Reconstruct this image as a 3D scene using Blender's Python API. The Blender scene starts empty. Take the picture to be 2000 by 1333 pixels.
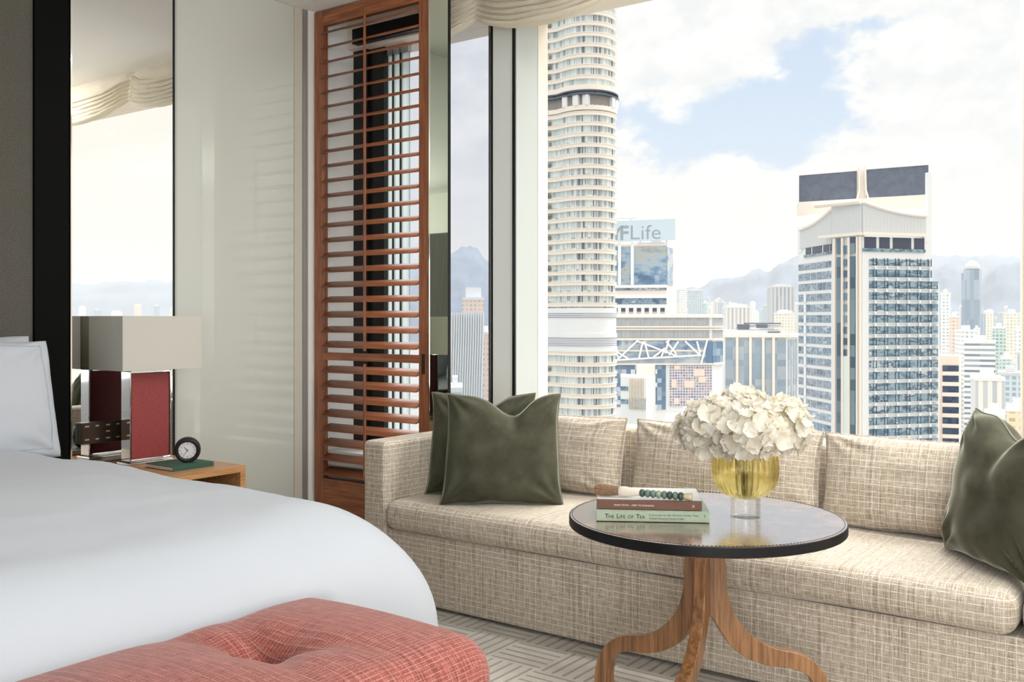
import bpy, math, random
from math import sin, cos, pi, radians, atan2, sqrt, hypot, exp, atan
from mathutils import Vector, Matrix, noise

# ------------------------------------------------------------------ camera
SC = bpy.context.scene
F_PX, HZ, CAM_H = 1900.0, 622.0, 1.2
FW = (-0.5901, 0.8075)          # view direction on the floor plan
RT = (0.8075, 0.5901)           # to the right of the view
cam_d = bpy.data.cameras.new('camera')
cam = bpy.data.objects.new('camera', cam_d)
SC.collection.objects.link(cam)
cam.location = (0, 0, CAM_H)
cam.rotation_euler = (pi / 2, 0, math.atan2(0.5901, 0.8075))
cam_d.sensor_width = 36
cam_d.lens = 36 * F_PX / 2000
cam_d.shift_y = -(666.5 - HZ) / 2000
cam_d.clip_start, cam_d.clip_end = 0.05, 30000
SC.camera = cam

# ------------------------------------------------------------------ colour management
SC.view_settings.view_transform = 'Standard'
SC.view_settings.look = 'None'
SC.view_settings.gamma = 1
SC.view_settings.use_curve_mapping = False
SC.view_settings.exposure = 0.11
SC.cycles.max_bounces = 10
SC.cycles.diffuse_bounces = 5
SC.cycles.glossy_bounces = 6
SC.cycles.transmission_bounces = 8
SC.cycles.transparent_max_bounces = 12
SC.cycles.caustics_reflective = False
SC.cycles.caustics_refractive = False
SC.cycles.sample_clamp_indirect = 6

# ------------------------------------------------------------------ node helpers
def srgb(r, g, b):
    f = lambda c: ((c / 255) / 12.92) if c / 255 <= 0.04045 else (((c / 255) + 0.055) / 1.055) ** 2.4
    return (f(r), f(g), f(b), 1)

class NT:
    """tiny expression builder on a node tree"""
    def __init__(s, tree): s.t = tree
    def n(s, typ, **kw):
        nd = s.t.nodes.new(typ)
        for k, v in kw.items(): setattr(nd, k, v)
        return nd
    def put(s, sock, v):
        if v is None: return
        if hasattr(v, 'is_linked') or isinstance(v, bpy.types.NodeSocket): s.t.links.new(v, sock)
        else: sock.default_value = v
    def m(s, op, a, b=None, c=None, clamp=False):
        nd = s.n('ShaderNodeMath', operation=op, use_clamp=clamp)
        s.put(nd.inputs[0], a); s.put(nd.inputs[1], b); s.put(nd.inputs[2], c)
        return nd.outputs[0]
    def mix(s, f, a, b, blend='MIX'):
        nd = s.n('ShaderNodeMix', data_type='RGBA', blend_type=blend)
        s.put(nd.inputs[0], f); s.put(nd.inputs[6], a); s.put(nd.inputs[7], b)
        return nd.outputs[2]
    def noise(s, vec, scale=5, detail=3, rough=0.5):
        nd = s.n('ShaderNodeTexNoise')
        s.put(nd.inputs['Vector'], vec); s.put(nd.inputs['Scale'], scale)
        s.put(nd.inputs['Detail'], detail); s.put(nd.inputs['Roughness'], rough)
        return nd.outputs[0]
    def xyz(s, x, y, z=0.0):
        nd = s.n('ShaderNodeCombineXYZ')
        s.put(nd.inputs[0], x); s.put(nd.inputs[1], y); s.put(nd.inputs[2], z)
        return nd.outputs[0]
    def sep(s, v):
        nd = s.n('ShaderNodeSeparateXYZ'); s.put(nd.inputs[0], v)
        return nd.outputs
    def smooth(s, v, a, b, lo=0.0, hi=1.0):
        nd = s.n('ShaderNodeMapRange', interpolation_type='SMOOTHSTEP')
        for i, x in enumerate((v, a, b, lo, hi)): s.put(nd.inputs[i], x)
        return nd.outputs[0]
    def white(s, vec):
        nd = s.n('ShaderNodeTexWhiteNoise', noise_dimensions='3D'); s.put(nd.inputs['Vector'], vec)
        return nd.outputs[0]
    def ramp(s, f, stops, mode='LINEAR'):
        nd = s.n('ShaderNodeValToRGB'); s.put(nd.inputs[0], f)
        cr = nd.color_ramp; cr.interpolation = mode
        while len(cr.elements) < len(stops): cr.elements.new(0.5)
        for e, (p, c) in zip(cr.elements, stops): e.position = p; e.color = c
        return nd.outputs[0]

# ------------------------------------------------------------------ sky
W = bpy.data.worlds.new('sky'); SC.world = W; W.use_nodes = True
W.node_tree.nodes.clear()
w = NT(W.node_tree)
geo = w.n('ShaderNodeTexCoord').outputs['Generated']
dx, dy, dz = w.sep(geo)
az = w.m('ARCTAN2', dx, dy)
el = w.m('ARCSINE', dz)
A0 = -math.atan2(0.5901, 0.8075)
def sky_at(x, y):      # azimuth, elevation (radians) seen from the room at a picture place
    a = atan((x - 1000) / F_PX)
    return A0 + a, atan((HZ - y) / F_PX * cos(a))
def blob(x, y, sx, sy):
    a, e = sky_at(x, y)
    p = w.m('POWER', w.m('ABSOLUTE', w.m('DIVIDE', w.m('SUBTRACT', az, a), sx / F_PX)), 2.0)
    q = w.m('POWER', w.m('ABSOLUTE', w.m('DIVIDE', w.m('SUBTRACT', el, e), sy / F_PX)), 2.0)
    return w.m('EXPONENT', w.m('MULTIPLY', w.m('ADD', p, q), -1.0))
cv = w.xyz(w.m('MULTIPLY', az, 1.0), w.m('MULTIPLY', el, 1.5), 0.37)
n1 = w.noise(cv, 8.0, 8, 0.58)
n2 = w.noise(cv, 3.3, 3, 0.5)
blue = w.m('ADD', w.m('MULTIPLY', blob(1390, 310, 330, 150), 1.0), w.m('MULTIPLY', blob(1590, 170, 230, 130), 0.7))
blue = w.m('ADD', blue, w.m('MULTIPLY', blob(1800, 20, 150, 60), 0.6))
blue = w.m('SUBTRACT', blue, w.m('MULTIPLY', blob(1420, 380, 60, 55), 0.8))
blue = w.m('SUBTRACT', blue, w.m('MULTIPLY', blob(1900, 200, 150, 220), 0.5))
blue = w.m('SUBTRACT', blue, w.m('MULTIPLY', blob(1290, 400, 60, 40), 0.6))
cl = w.m('SUBTRACT', w.m('ADD', w.m('MULTIPLY', n1, 2.3), w.m('MULTIPLY', n2, 0.3)), w.m('MULTIPLY', blue, 0.78))
cloud = w.smooth(cl, 0.50, 0.78)
shade = w.smooth(w.noise(cv, 16.0, 5, 0.6), 0.35, 0.65)
ccol = w.mix(shade, srgb(236, 238, 240), srgb(254, 252, 249))
warm = w.smooth(el, 0.0, 0.22)
ccol = w.mix(warm, srgb(250, 246, 240), ccol)
bcol = w.mix(w.smooth(el, 0.03, 0.35), srgb(214, 228, 243), srgb(196, 215, 240))
col = w.mix(cloud, bcol, ccol)
# towards the harbour side the sky is one bright warm haze
harb = w.smooth(az, 0.55, 0.95)
col = w.mix(harb, col, srgb(253, 247, 238))
# the veiled sun brightens the upper sky and the sky over the land behind the hotel
up = w.smooth(el, 0.34, 0.85)
behind = w.smooth(w.m('MULTIPLY', dy, -1.0), 0.0, 0.5)
gain = w.m('ADD', 1.0, w.m('ADD', w.m('MULTIPLY', up, 1.2), w.m('MULTIPLY', behind, 0.0)))
below = w.smooth(el, -0.10, -0.02)
bg = w.n('ShaderNodeBackground')
w.put(bg.inputs[0], w.mix(below, srgb(205, 208, 208), col)); w.put(bg.inputs[1], gain)
wo = w.n('ShaderNodeOutputWorld'); W.node_tree.links.new(bg.outputs[0], wo.inputs[0])

# ------------------------------------------------------------------ sun and large lights
def light(name, kind, loc, rot, energy, size=None, size_y=None, color=(1, 1, 1), portal=False, angle=None):
    d = bpy.data.lights.new(name, kind); d.energy = energy; d.color = color
    if kind == 'AREA':
        d.shape = 'RECTANGLE'; d.size = size; d.size_y = size_y or size
        if portal: d.cycles.is_portal = True
    if angle: d.angle = angle
    o = bpy.data.objects.new(name, d); SC.collection.objects.link(o)
    o.location = loc; o.rotation_euler = rot
    return o
light('sun', 'SUN', (0, 0, 50), (radians(-29), 0, radians(-14)), 5.0, color=(1, 0.98, 0.955), angle=radians(44))
light('window_portal', 'AREA', (-1.0, 4.32, 1.5), (radians(-90), 0, 0), 1, 6.2, 2.9, portal=True)
# added fill lamps, out of view, with no fixtures in the room
light('side_fill', 'AREA', (2.7, 0.4, 1.7), (0, radians(90), 0), 22, 2.2, 3.6, color=(0.94, 0.97, 1.0))  # added fill from the right, standing in for window light
light('back_fill', 'AREA', (1.55, -2.3, 1.15), (radians(90), 0, 0), 108, 2.0, 1.7, color=(0.96, 0.98, 1.0))  # unseen fill behind the camera, added to brighten the sofa front
light('ceiling_bounce_fill', 'AREA', (1.1, 0.9, 2.3), (radians(180), 0, 0), 78, 2.4, 2.4, color=(0.95, 0.98, 1.0))  # added uplight hanging free, brightens the room off the ceiling
light('sofa_top_fill', 'AREA', (0.2, 3.45, 2.94), (radians(10), 0, 0), 72, 3.8, 0.25, color=(1, 0.99, 0.98))  # added strip of fill above the sofa seat

# ------------------------------------------------------------------ object helpers
COL = SC.collection
def tag(o, label=None, cat=None, group=None, kind=None):
    if label: o['label'] = label
    if cat: o['category'] = cat
    if group: o['group'] = group
    if kind: o['kind'] = kind
    return o
def empty(name, loc=(0, 0, 0), rz=0.0, label=None, cat=None, group=None):
    o = bpy.data.objects.new(name, None); COL.objects.link(o)
    o.location = loc; o.rotation_euler = (0, 0, rz); o.empty_display_size = 0.05
    return tag(o, label, cat, group)

class MB:
    """collects shapes; build() links them as ONE mesh object"""
    def __init__(s): s.v = []; s.f = []; s.mi = []; s.uv = {}; s.cur = 0
    def quad_ids(s, ids, uv=None):
        s.f.append(tuple(ids)); s.mi.append(s.cur)
        if uv: s.uv[len(s.f) - 1] = uv
    def face(s, pts, uv=None):
        b = len(s.v); s.v += [tuple(p) for p in pts]
        s.quad_ids(range(b, b + len(pts)), uv); return s
    def box(s, x0, x1, y0, y1, z0, z1):
        b = len(s.v)
        s.v += [(x, y, z) for z in (z0, z1) for y in (y0, y1) for x in (x0, x1)]
        for q in ((0, 2, 3, 1), (4, 5, 7, 6), (0, 1, 5, 4), (1, 3, 7, 5), (3, 2, 6, 7), (2, 0, 4, 6)):
            s.quad_ids([b + i for i in q])
        return s
    def hull8(s, pts):      # pts: bottom ring (4) + top ring (4), counter-clockwise from above
        b = len(s.v); s.v += [tuple(p) for p in pts]
        for q in ((3, 2, 1, 0), (4, 5, 6, 7), (0, 1, 5, 4), (1, 2, 6, 5), (2, 3, 7, 6), (3, 0, 4, 7)):
            s.quad_ids([b + i for i in q])
        return s
    def prism(s, poly, z0, z1, cap=True):
        n = len(poly); b = len(s.v)
        s.v += [(p[0], p[1], z0) for p in poly] + [(p[0], p[1], z1) for p in poly]
        for i in range(n):
            j = (i + 1) % n
            s.quad_ids((b + i, b + j, b + n + j, b + n + i))
        if cap:
            s.quad_ids([b + n + i for i in range(n)]); s.quad_ids([b + n - 1 - i for i in range(n)])
        return s
    def grid(s, fn, nu, nv, cu=False, cv=False, uvfn=None, flip=False):
        b = len(s.v); ru, rv = (nu if cu else nu + 1), (nv if cv else nv + 1)
        for j in range(rv):
            for i in range(ru): s.v.append(tuple(fn(i / nu, j / nv)))
        for j in range(nv):
            for i in range(nu):
                i2, j2 = (i + 1) % ru, (j + 1) % rv
                q = [b + j * ru + i, b + j * ru + i2, b + j2 * ru + i2, b + j2 * ru + i]
                uv = None
                if uvfn: uv = [uvfn(i / nu, j / nv), uvfn((i + 1) / nu, j / nv), uvfn((i + 1) / nu, (j + 1) / nv), uvfn(i / nu, (j + 1) / nv)]
                if flip: q.reverse(); uv = uv[::-1] if uv else None
                s.quad_ids(q, uv)
        return s
    def lathe(s, prof, n=32, c=(0, 0, 0), rib=None):
        def fn(u, v):
            k = v * (len(prof) - 1); i = min(int(k), len(prof) - 2); t = k - i
            r = prof[i][0] * (1 - t) + prof[i + 1][0] * t; z = prof[i][1] * (1 - t) + prof[i + 1][1] * t
            a = 2 * pi * u
            if rib: r *= rib(a, z)
            return (c[0] + r * cos(a), c[1] + r * sin(a), c[2] + z)
        return s.grid(fn, n, len(prof) - 1, cu=True)
    def tube(s, pts, r, n=8, closed=False, cap=True):
        pts = [Vector(p) for p in pts]; m = len(pts); rr = r if isinstance(r, (list, tuple)) else [r] * m
        b = len(s.v); up = Vector((0, 0, 1)); prev = None
        for i, p in enumerate(pts):
            a = pts[(i - 1) % m] if (closed or i > 0) else p
            c = pts[(i + 1) % m] if (closed or i < m - 1) else p
            t = (c - a).normalized()
            if prev is None:
                x = t.cross(up) if abs(t.dot(up)) < 0.95 else t.cross(Vector((1, 0, 0)))
            else: x = prev - t * prev.dot(t)
            x.normalize(); prev = x; y = t.cross(x)
            for k in range(n):
                an = 2 * pi * k / n
                s.v.append(tuple(p + (x * cos(an) + y * sin(an)) * rr[i]))
        for i in range(m if closed else m - 1):
            for k in range(n):
                i2, k2 = (i + 1) % m, (k + 1) % n
                s.quad_ids((b + i * n + k, b + i * n + k2, b + i2 * n + k2, b + i2 * n + k))
        if cap and not closed:
            s.quad_ids([b + n - 1 - k for k in range(n)]); s.quad_ids([b + (m - 1) * n + k for k in range(n)])
        return s
    def cyl(s, p0, p1, r, n=16): return s.tube([p0, p1], r, n)
    def ball(s, c, rx, ry=None, rz=None, n=16, m=10):
        ry = ry or rx; rz = rz or rx
        return s.grid(lambda u, v: (c[0] + rx * sin(pi * v) * cos(2 * pi * u), c[1] + ry * sin(pi * v) * sin(2 * pi * u), c[2] - rz * cos(pi * v)), n, m, cu=True)
    def xf(s, M, start=0):
        s.v[start:] = [tuple(M @ Vector(p)) for p in s.v[start:]]; return s
    def build(s, name, mats, parent=None, smooth=False, bevel=0, seg=2, loc=None, uvscale=1.0, auto=None):
        me = bpy.data.meshes.new(name)
        me.from_pydata(s.v, [], s.f); me.update()
        mats = mats if isinstance(mats, (list, tuple)) else [mats]
        for m_ in mats: me.materials.append(m_)
        uvl = me.uv_layers.new(name='UVMap').data
        for p in me.polygons:
            p.material_index = s.mi[p.index]; p.use_smooth = smooth
            g = s.uv.get(p.index); nn = p.normal
            ax, ay, az_ = abs(nn.x), abs(nn.y), abs(nn.z)
            for k, li in enumerate(p.loop_indices):
                if g: uvl[li].uv = g[k]
                else:
                    c = me.vertices[me.loops[li].vertex_index].co
                    if az_ >= ax and az_ >= ay: q = (c.x, c.y)
                    elif ay >= ax: q = (c.x, c.z)
                    else: q = (c.y, c.z)
                    uvl[li].uv = (q[0] * uvscale, q[1] * uvscale)
        o = bpy.data.objects.new(name, me); COL.objects.link(o)
        if parent: o.parent = parent
        if loc: o.location = loc
        if bevel:
            md = o.modifiers.new('bevel', 'BEVEL'); md.width = bevel; md.segments = seg
            md.limit_method = 'ANGLE'; md.angle_limit = radians(40); md.harden_normals = False
            for p in me.polygons: p.use_smooth = True
            md2 = o.modifiers.new('wn', 'WEIGHTED_NORMAL'); md2.keep_sharp = True
        return o

# ------------------------------------------------------------------ materials
MATS = {}
def mat(name, color, rough=0.5, metal=0.0, spec=0.5, noise_amt=0.0, noise_scale=20, bump=0.0, sheen=0.0, sheen_tint=None, coat=0.0, trans=0.0, ior=1.45, coord='Object', stretch=(1, 1, 1)):
    m_ = bpy.data.materials.new(name); m_.use_nodes = True; t = m_.node_tree
    P = t.nodes['Principled BSDF']; k = NT(t)
    P.inputs['Base Color'].default_value = color
    P.inputs['Roughness'].default_value = rough
    P.inputs['Metallic'].default_value = metal
    P.inputs['Specular IOR Level'].default_value = spec
    P.inputs['IOR'].default_value = ior
    P.inputs['Transmission Weight'].default_value = trans
    P.inputs['Coat Weight'].default_value = coat
    P.inputs['Coat Roughness'].default_value = 0.05
    P.inputs['Sheen Weight'].default_value = sheen
    if sheen: P.inputs['Sheen Roughness'].default_value = 0.35
    if sheen_tint: P.inputs['Sheen Tint'].default_value = sheen_tint
    if noise_amt or bump:
        tc = k.n('ShaderNodeTexCoord').outputs[coord]
        mp = k.n('ShaderNodeMapping'); k.put(mp.inputs[0], tc); mp.inputs['Scale'].default_value = stretch
        nz = k.noise(mp.outputs[0], noise_scale, 4, 0.6)
        if noise_amt:
            c2 = tuple(min(1, c * (1 + noise_amt)) for c in color[:3]) + (1,)
            c1 = tuple(c * (1 - noise_amt) for c in color[:3]) + (1,)
            k.put(P.inputs['Base Color'], k.mix(k.smooth(nz, 0.3, 0.7), c1, c2))
        if bump:
            b = k.n('ShaderNodeBump'); b.inputs['Strength'].default_value = bump; b.inputs['Distance'].default_value = 0.002
            k.put(b.inputs['Height'], nz); t.links.new(b.outputs[0], P.inputs['Normal'])
    MATS[name] = m_
    return m_

def wood(name, dark, light_, scale=1.0, axis=2, rough=0.4, coat=0.15):
    m_ = bpy.data.materials.new(name); m_.use_nodes = True; t = m_.node_tree
    P = t.nodes['Principled BSDF']; k = NT(t)
    tc = k.n('ShaderNodeTexCoord').outputs['Object']
    mp = k.n('ShaderNodeMapping'); k.put(mp.inputs[0], tc)
    sc_ = [38 * scale] * 3; sc_[axis] = 2.2 * scale
    mp.inputs['Scale'].default_value = sc_
    g = k.noise(mp.outputs[0], 1.6, 6, 0.65)
    mp2 = k.n('ShaderNodeMapping'); k.put(mp2.inputs[0], tc)
    sc2 = [300 * scale] * 3; sc2[axis] = 10 * scale; mp2.inputs['Scale'].default_value = sc2
    g2 = k.noise(mp2.outputs[0], 1.0, 2, 0.5)
    f = k.m('ADD', k.m('MULTIPLY', g, 0.75), k.m('MULTIPLY', g2, 0.25))
    k.put(P.inputs['Base Color'], k.mix(k.smooth(f, 0.33, 0.67), dark, light_))
    P.inputs['Roughness'].default_value = rough; P.inputs['Coat Weight'].default_value = coat; P.inputs['Coat Roughness'].default_value = 0.25
    b = k.n('ShaderNodeBump'); b.inputs['Strength'].default_value = 0.15; b.inputs['Distance'].default_value = 0.001
    k.put(b.inputs['Height'], f); t.links.new(b.outputs[0], P.inputs['Normal'])
    return m_

def tweed(name, dark, mid, light_, line, su=0.026, sv=0.021, rough=0.9, swap=False, lineamt=0.75):
    """woven slub cloth: UV in metres"""
    m_ = bpy.data.materials.new(name); m_.use_nodes = True; t = m_.node_tree
    P = t.nodes['Principled BSDF']; k = NT(t)
    uvn = k.n('ShaderNodeUVMap'); uvn.uv_map = 'UVMap'
    u, v, _ = k.sep(uvn.outputs[0])
    if swap: u, v = v, u
    warp = k.noise(k.xyz(k.m('MULTIPLY', u, 420.0), k.m('MULTIPLY', v, 22.0)), 1.0, 1, 0.5)
    weft = k.noise(k.xyz(k.m('MULTIPLY', u, 30.0), k.m('MULTIPLY', v, 420.0), 3.1), 1.0, 1, 0.5)
    grain = k.noise(k.xyz(u, v, 0.0), 520.0, 1, 0.5)
    f = k.m('ADD', k.m('ADD', k.m('MULTIPLY', warp, 0.36), k.m('MULTIPLY', weft, 0.32)), k.m('MULTIPLY', grain, 0.36))
    base = k.ramp(f, [(0.30, dark), (0.5, mid), (0.72, light_)])
    # broad dark warp stripes
    st = k.noise(k.xyz(k.m('MULTIPLY', u, 75.0), k.m('MULTIPLY', v, 2.0), 9.0), 1.0, 2, 0.6)
    base = k.mix(k.m('MULTIPLY', k.smooth(st, 0.55, 0.68), 0.35), base, dark)
    def lines(c, other, pitch, wd, seed, dens):
        cc = k.m('DIVIDE', c, pitch)
        cell = k.m('FLOOR', cc); fr = k.m('FRACT', cc)
        jit = k.white(k.xyz(cell, seed, 0.0))
        pos = k.m('ADD', 0.38, k.m('MULTIPLY', jit, 0.24))
        d = k.m('ABSOLUTE', k.m('SUBTRACT', fr, pos))
        l = k.smooth(d, wd * 0.4, wd, 1.0, 0.0)
        dash = k.smooth(k.noise(k.xyz(k.m('MULTIPLY', other, 330.0), k.m('MULTIPLY', cell, 7.3), seed), 1.0, 1, 0.5), 0.34, 0.5)
        amt = k.m('ADD', dens, k.m('MULTIPLY', k.white(k.xyz(cell, seed, 5.0)), 1 - dens))
        return k.m('MULTIPLY', k.m('MULTIPLY', l, dash), amt)
    ls = k.m('MAXIMUM', lines(u, v, su, 0.045, 1.0, 0.3), lines(v, u, sv, 0.07, 2.0, 0.6))
    col_ = k.mix(k.m('MULTIPLY', ls, lineamt), base, line)
    k.put(P.inputs['Base Color'], col_)
    P.inputs['Roughness'].default_value = rough; P.inputs['Specular IOR Level'].default_value = 0.2
    P.inputs['Sheen Weight'].default_value = 0.25; P.inputs['Sheen Roughness'].default_value = 0.4
    h = k.m('ADD', f, k.m('MULTIPLY', ls, 0.5))
    b = k.n('ShaderNodeBump'); b.inputs['Strength'].default_value = 0.5; b.inputs['Distance'].default_value = 0.0015
    k.put(b.inputs['Height'], h); t.links.new(b.outputs[0], P.inputs['Normal'])
    return m_

def velvet(name, c):
    m_ = mat(name, c, rough=0.75, spec=0.15, sheen=1.0, sheen_tint=(0.78, 0.77, 0.64, 1), noise_amt=0.25, noise_scale=9, bump=0.0)
    m_.node_tree.nodes['Principled BSDF'].inputs['Sheen Roughness'].default_value = 0.28
    return m_

def cell_glass(name, colors, cu, cv, rough=0.12, wave=0.0, seed=0.0, spec=0.6):
    """curtain wall glass: every pane its own tone; UV in metres"""
    m_ = bpy.data.materials.new(name); m_.use_nodes = True; t = m_.node_tree
    P = t.nodes['Principled BSDF']; k = NT(t)
    uvn = k.n('ShaderNodeUVMap'); uvn.uv_map = 'UVMap'
    u, v, _ = k.sep(uvn.outputs[0])
    cell = k.white(k.xyz(k.m('FLOOR', k.m('DIVIDE', u, cu)), k.m('FLOOR', k.m('DIVIDE', v, cv)), seed))
    if wave:
        nz = k.noise(k.xyz(k.m('MULTIPLY', u, wave), k.m('MULTIPLY', v, wave * 2.2), seed), 1.0, 3, 0.6)
        cell = k.m('ADD', k.m('MULTIPLY', cell, 0.18), k.m('MULTIPLY', k.smooth(nz, 0.3, 0.7), 0.82))
    n_ = len(colors)
    k.put(P.inputs['Base Color'], k.ramp(cell, [((i + 0.5) / n_, c) for i, c in enumerate(colors)]))
    P.inputs['Roughness'].default_value = rough; P.inputs['Specular IOR Level'].default_value = spec
    return m_

TW = tweed('sofa_tweed', srgb(96, 80, 64), srgb(176, 162, 143), srgb(226, 218, 204), srgb(255, 253, 248), lineamt=0.72)
TWR = tweed('coral_tweed', srgb(84, 36, 32), srgb(142, 76, 68), srgb(186, 122, 110), srgb(226, 190, 180), su=0.020, sv=0.0085, lineamt=0.5)
VEL = velvet('olive_velvet', srgb(70, 70, 56))
VELP = mat('olive_piping', srgb(104, 104, 84), rough=0.6, sheen=0.4)
WHITE = mat('white_paint', srgb(240, 239, 235), rough=0.6)
CEIL = mat('ceiling_paint', srgb(246, 246, 243), rough=0.8)
GREYM = mat('grey_metal', srgb(176, 180, 176), rough=0.35, metal=0.6)
PALEM = mat('pale_metal', srgb(188, 193, 190), rough=0.4, metal=0.1)
FACEM = mat('mullion_metal', srgb(228, 232, 229), rough=0.5)
BLACK = mat('black_gasket', srgb(14, 14, 14), rough=0.4)
DARKM = mat('dark_metal', srgb(46, 46, 44), rough=0.35, metal=0.5)
CHROME = mat('chrome', (0.86, 0.86, 0.85, 1), rough=0.06, metal=1.0)
MIRROR = mat('mirror_glass', (0.96, 0.965, 0.955, 1), rough=0.0, metal=1.0)
MIRG = mat('green_mirror_glass', (0.72, 0.80, 0.68, 1), rough=0.0, metal=1.0)
CREAMW = mat('cream_paint', srgb(238, 226, 212), rough=0.6)
SHW = wood('shutter_wood', srgb(116, 62, 36), srgb(172, 106, 66), axis=2)
SHWX = wood('louvre_wood', srgb(120, 66, 38), srgb(178, 110, 70), axis=0)
OAK = wood('nightstand_oak', srgb(168, 116, 72), srgb(212, 164, 112), axis=1, rough=0.35)
TEAK = wood('table_leg_wood', srgb(98, 66, 40), srgb(168, 120, 78), axis=2, rough=0.35, coat=0.3)
LINEN = mat('bed_linen', srgb(182, 186, 193), rough=0.85, spec=0.2, bump=0.15, noise_scale=900, sheen=0.2)
# ------------------------------------------------------------------ the room
XW, YS, ZC = -4.25, 3.85, 2.965       # headboard wall, shutter plane, ceiling
def structure(name, mb, m_, **kw): return tag(mb.build(name, m_, **kw), kind='structure')

def carpet_mat():
    m_ = bpy.data.materials.new('carved_carpet'); m_.use_nodes = True; t = m_.node_tree
    P = t.nodes['Principled BSDF']; k = NT(t)
    x, y, _ = k.sep(k.n('ShaderNodeTexCoord').outputs['Object'])
    c = 0.21
    cx, cy = k.m('DIVIDE', x, c), k.m('DIVIDE', y, c)
    par = k.m('MODULO', k.m('ADD', k.m('FLOOR', cx), k.m('FLOOR', cy)), 2.0)
    par = k.m('ABSOLUTE', par)
    sel = k.mix(par, k.xyz(k.m('MULTIPLY', cx, 5.0), 0, 0), k.xyz(k.m('MULTIPLY', cy, 5.0), 0, 0))
    s_ = k.sep(sel)[0]
    line = k.smooth(k.m('ABSOLUTE', k.m('SUBTRACT', k.m('FRACT', s_), 0.5)), 0.08, 0.17, 1.0, 0.0)
    nz = k.noise(k.xyz(x, y, 0), 260, 3, 0.7); n_lo = k.noise(k.xyz(x, y, 0), 8, 3, 0.6)
    base = k.mix(k.smooth(nz, 0.3, 0.7), srgb(150, 142, 130), srgb(200, 193, 181))
    base = k.mix(k.m('MULTIPLY', k.smooth(n_lo, 0.4, 0.7), 0.3), base, srgb(214, 208, 198))
    k.put(P.inputs['Base Color'], k.mix(k.m('MULTIPLY', line, 0.6), base, srgb(98, 90, 80)))
    P.inputs['Roughness'].default_value = 0.95; P.inputs['Sheen Weight'].default_value = 0.3
    b = k.n('ShaderNodeBump'); b.inputs['Strength'].default_value = 0.8; b.inputs['Distance'].default_value = 0.004
    k.put(b.inputs['Height'], k.m('ADD', k.m('MULTIPLY', line, -1.0), nz)); t.links.new(b.outputs[0], P.inputs['Normal'])
    return m_
structure('floor', MB().box(XW - 0.1, 2.95, -2.9, 4.4, -0.12, 0.0), carpet_mat())
structure('ceiling', MB().box(XW - 0.1, 2.95, -2.9, 4.4, ZC, ZC + 0.15), CEIL)
structure('wall_headboard', MB().box(XW - 0.12, XW - 0.006, -2.9, 4.4, 0, ZC), WHITE)
DARKWOOD = wood('dark_panelling', srgb(40, 34, 28), srgb(62, 52, 42), axis=2)
structure('wall_back', MB().box(XW - 0.1, 2.95, -2.95, -2.82, 0, ZC), WHITE)
wr = empty('wardrobe', (-1.2, -2.82, 0), label='dark wood wardrobe wall unit at the far end of the bedroom seen in the mirror', cat='wardrobe')
MB().box(-1.6, 1.6, 0.02, 0.5, 0.0, 2.35).build('carcass', DARKWOOD, wr, bevel=0.004)
for i in range(4):
    MB().box(-1.58 + i * 0.79, -1.58 + i * 0.79 + 0.78, 0.5, 0.52, 0.06, 2.3).build('door', DARKWOOD, wr, bevel=0.003)
# right-hand wall, out of view, with an invented window opening behind the side fill
mb = MB(); mb.box(2.83, 2.95, -2.9, -1.5, 0, ZC); mb.box(2.83, 2.95, 2.3, 4.4, 0, ZC)
mb.box(2.83, 2.95, -1.5, 2.3, 0, 0.5); mb.box(2.83, 2.95, -1.5, 2.3, 2.8, ZC)
structure('wall_right', mb, WHITE)

def glass_mat(name, tint, gl=0.06):
    m_ = bpy.data.materials.new(name); m_.use_nodes = True; t = m_.node_tree; t.nodes.clear(); k = NT(t)
    tr = k.n('ShaderNodeBsdfTransparent'); tr.inputs[0].default_value = tint
    g = k.n('ShaderNodeBsdfGlossy'); g.inputs['Roughness'].default_value = 0.0
    mx = k.n('ShaderNodeMixShader')
    fr = k.n('ShaderNodeFresnel'); fr.inputs['IOR'].default_value = 1.45
    k.put(mx.inputs[0], k.m('MULTIPLY', fr.outputs[0], gl * 10))
    t.links.new(tr.outputs[0], mx.inputs[1]); t.links.new(g.outputs[0], mx.inputs[2])
    o_ = k.n('ShaderNodeOutputMaterial'); t.links.new(mx.outputs[0], o_.inputs[0])
    return m_
PANE = glass_mat('window_glass', (0.985, 0.99, 0.985, 1), 0.004)
PANED = glass_mat('grey_window_glass', (0.86, 0.88, 0.91, 1), 0.012)

# window wall: sill wall below, head above, mullions, glass
structure('wall_window', MB().box(XW - 0.1, 2.95, 4.10, 4.34, 0, 0.42), WHITE)
structure('trim_head', MB().box(XW, 2.95, 4.08, 4.34, 2.79, ZC), CREAMW)
w1 = tag(MB().box(-2.93, -0.61, 4.235, 4.245, 0.42, 2.79).build('window_1', PANE), kind='structure')
w2 = tag(MB().box(-3.80, -3.09, 4.195, 4.205, 0.42, 2.79).build('window_2', PANED), kind='structure')
w3 = tag(MB().box(-0.46, 2.8, 4.235, 4.245, 0.42, 2.79).build('window_3', PANE), kind='structure')
w4 = tag(MB().box(2.88, 2.89, -1.5, 2.3, 0.5, 2.8).build('window_added', PANE), kind='structure')  # invented pane, added to go with the side fill lamp
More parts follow.
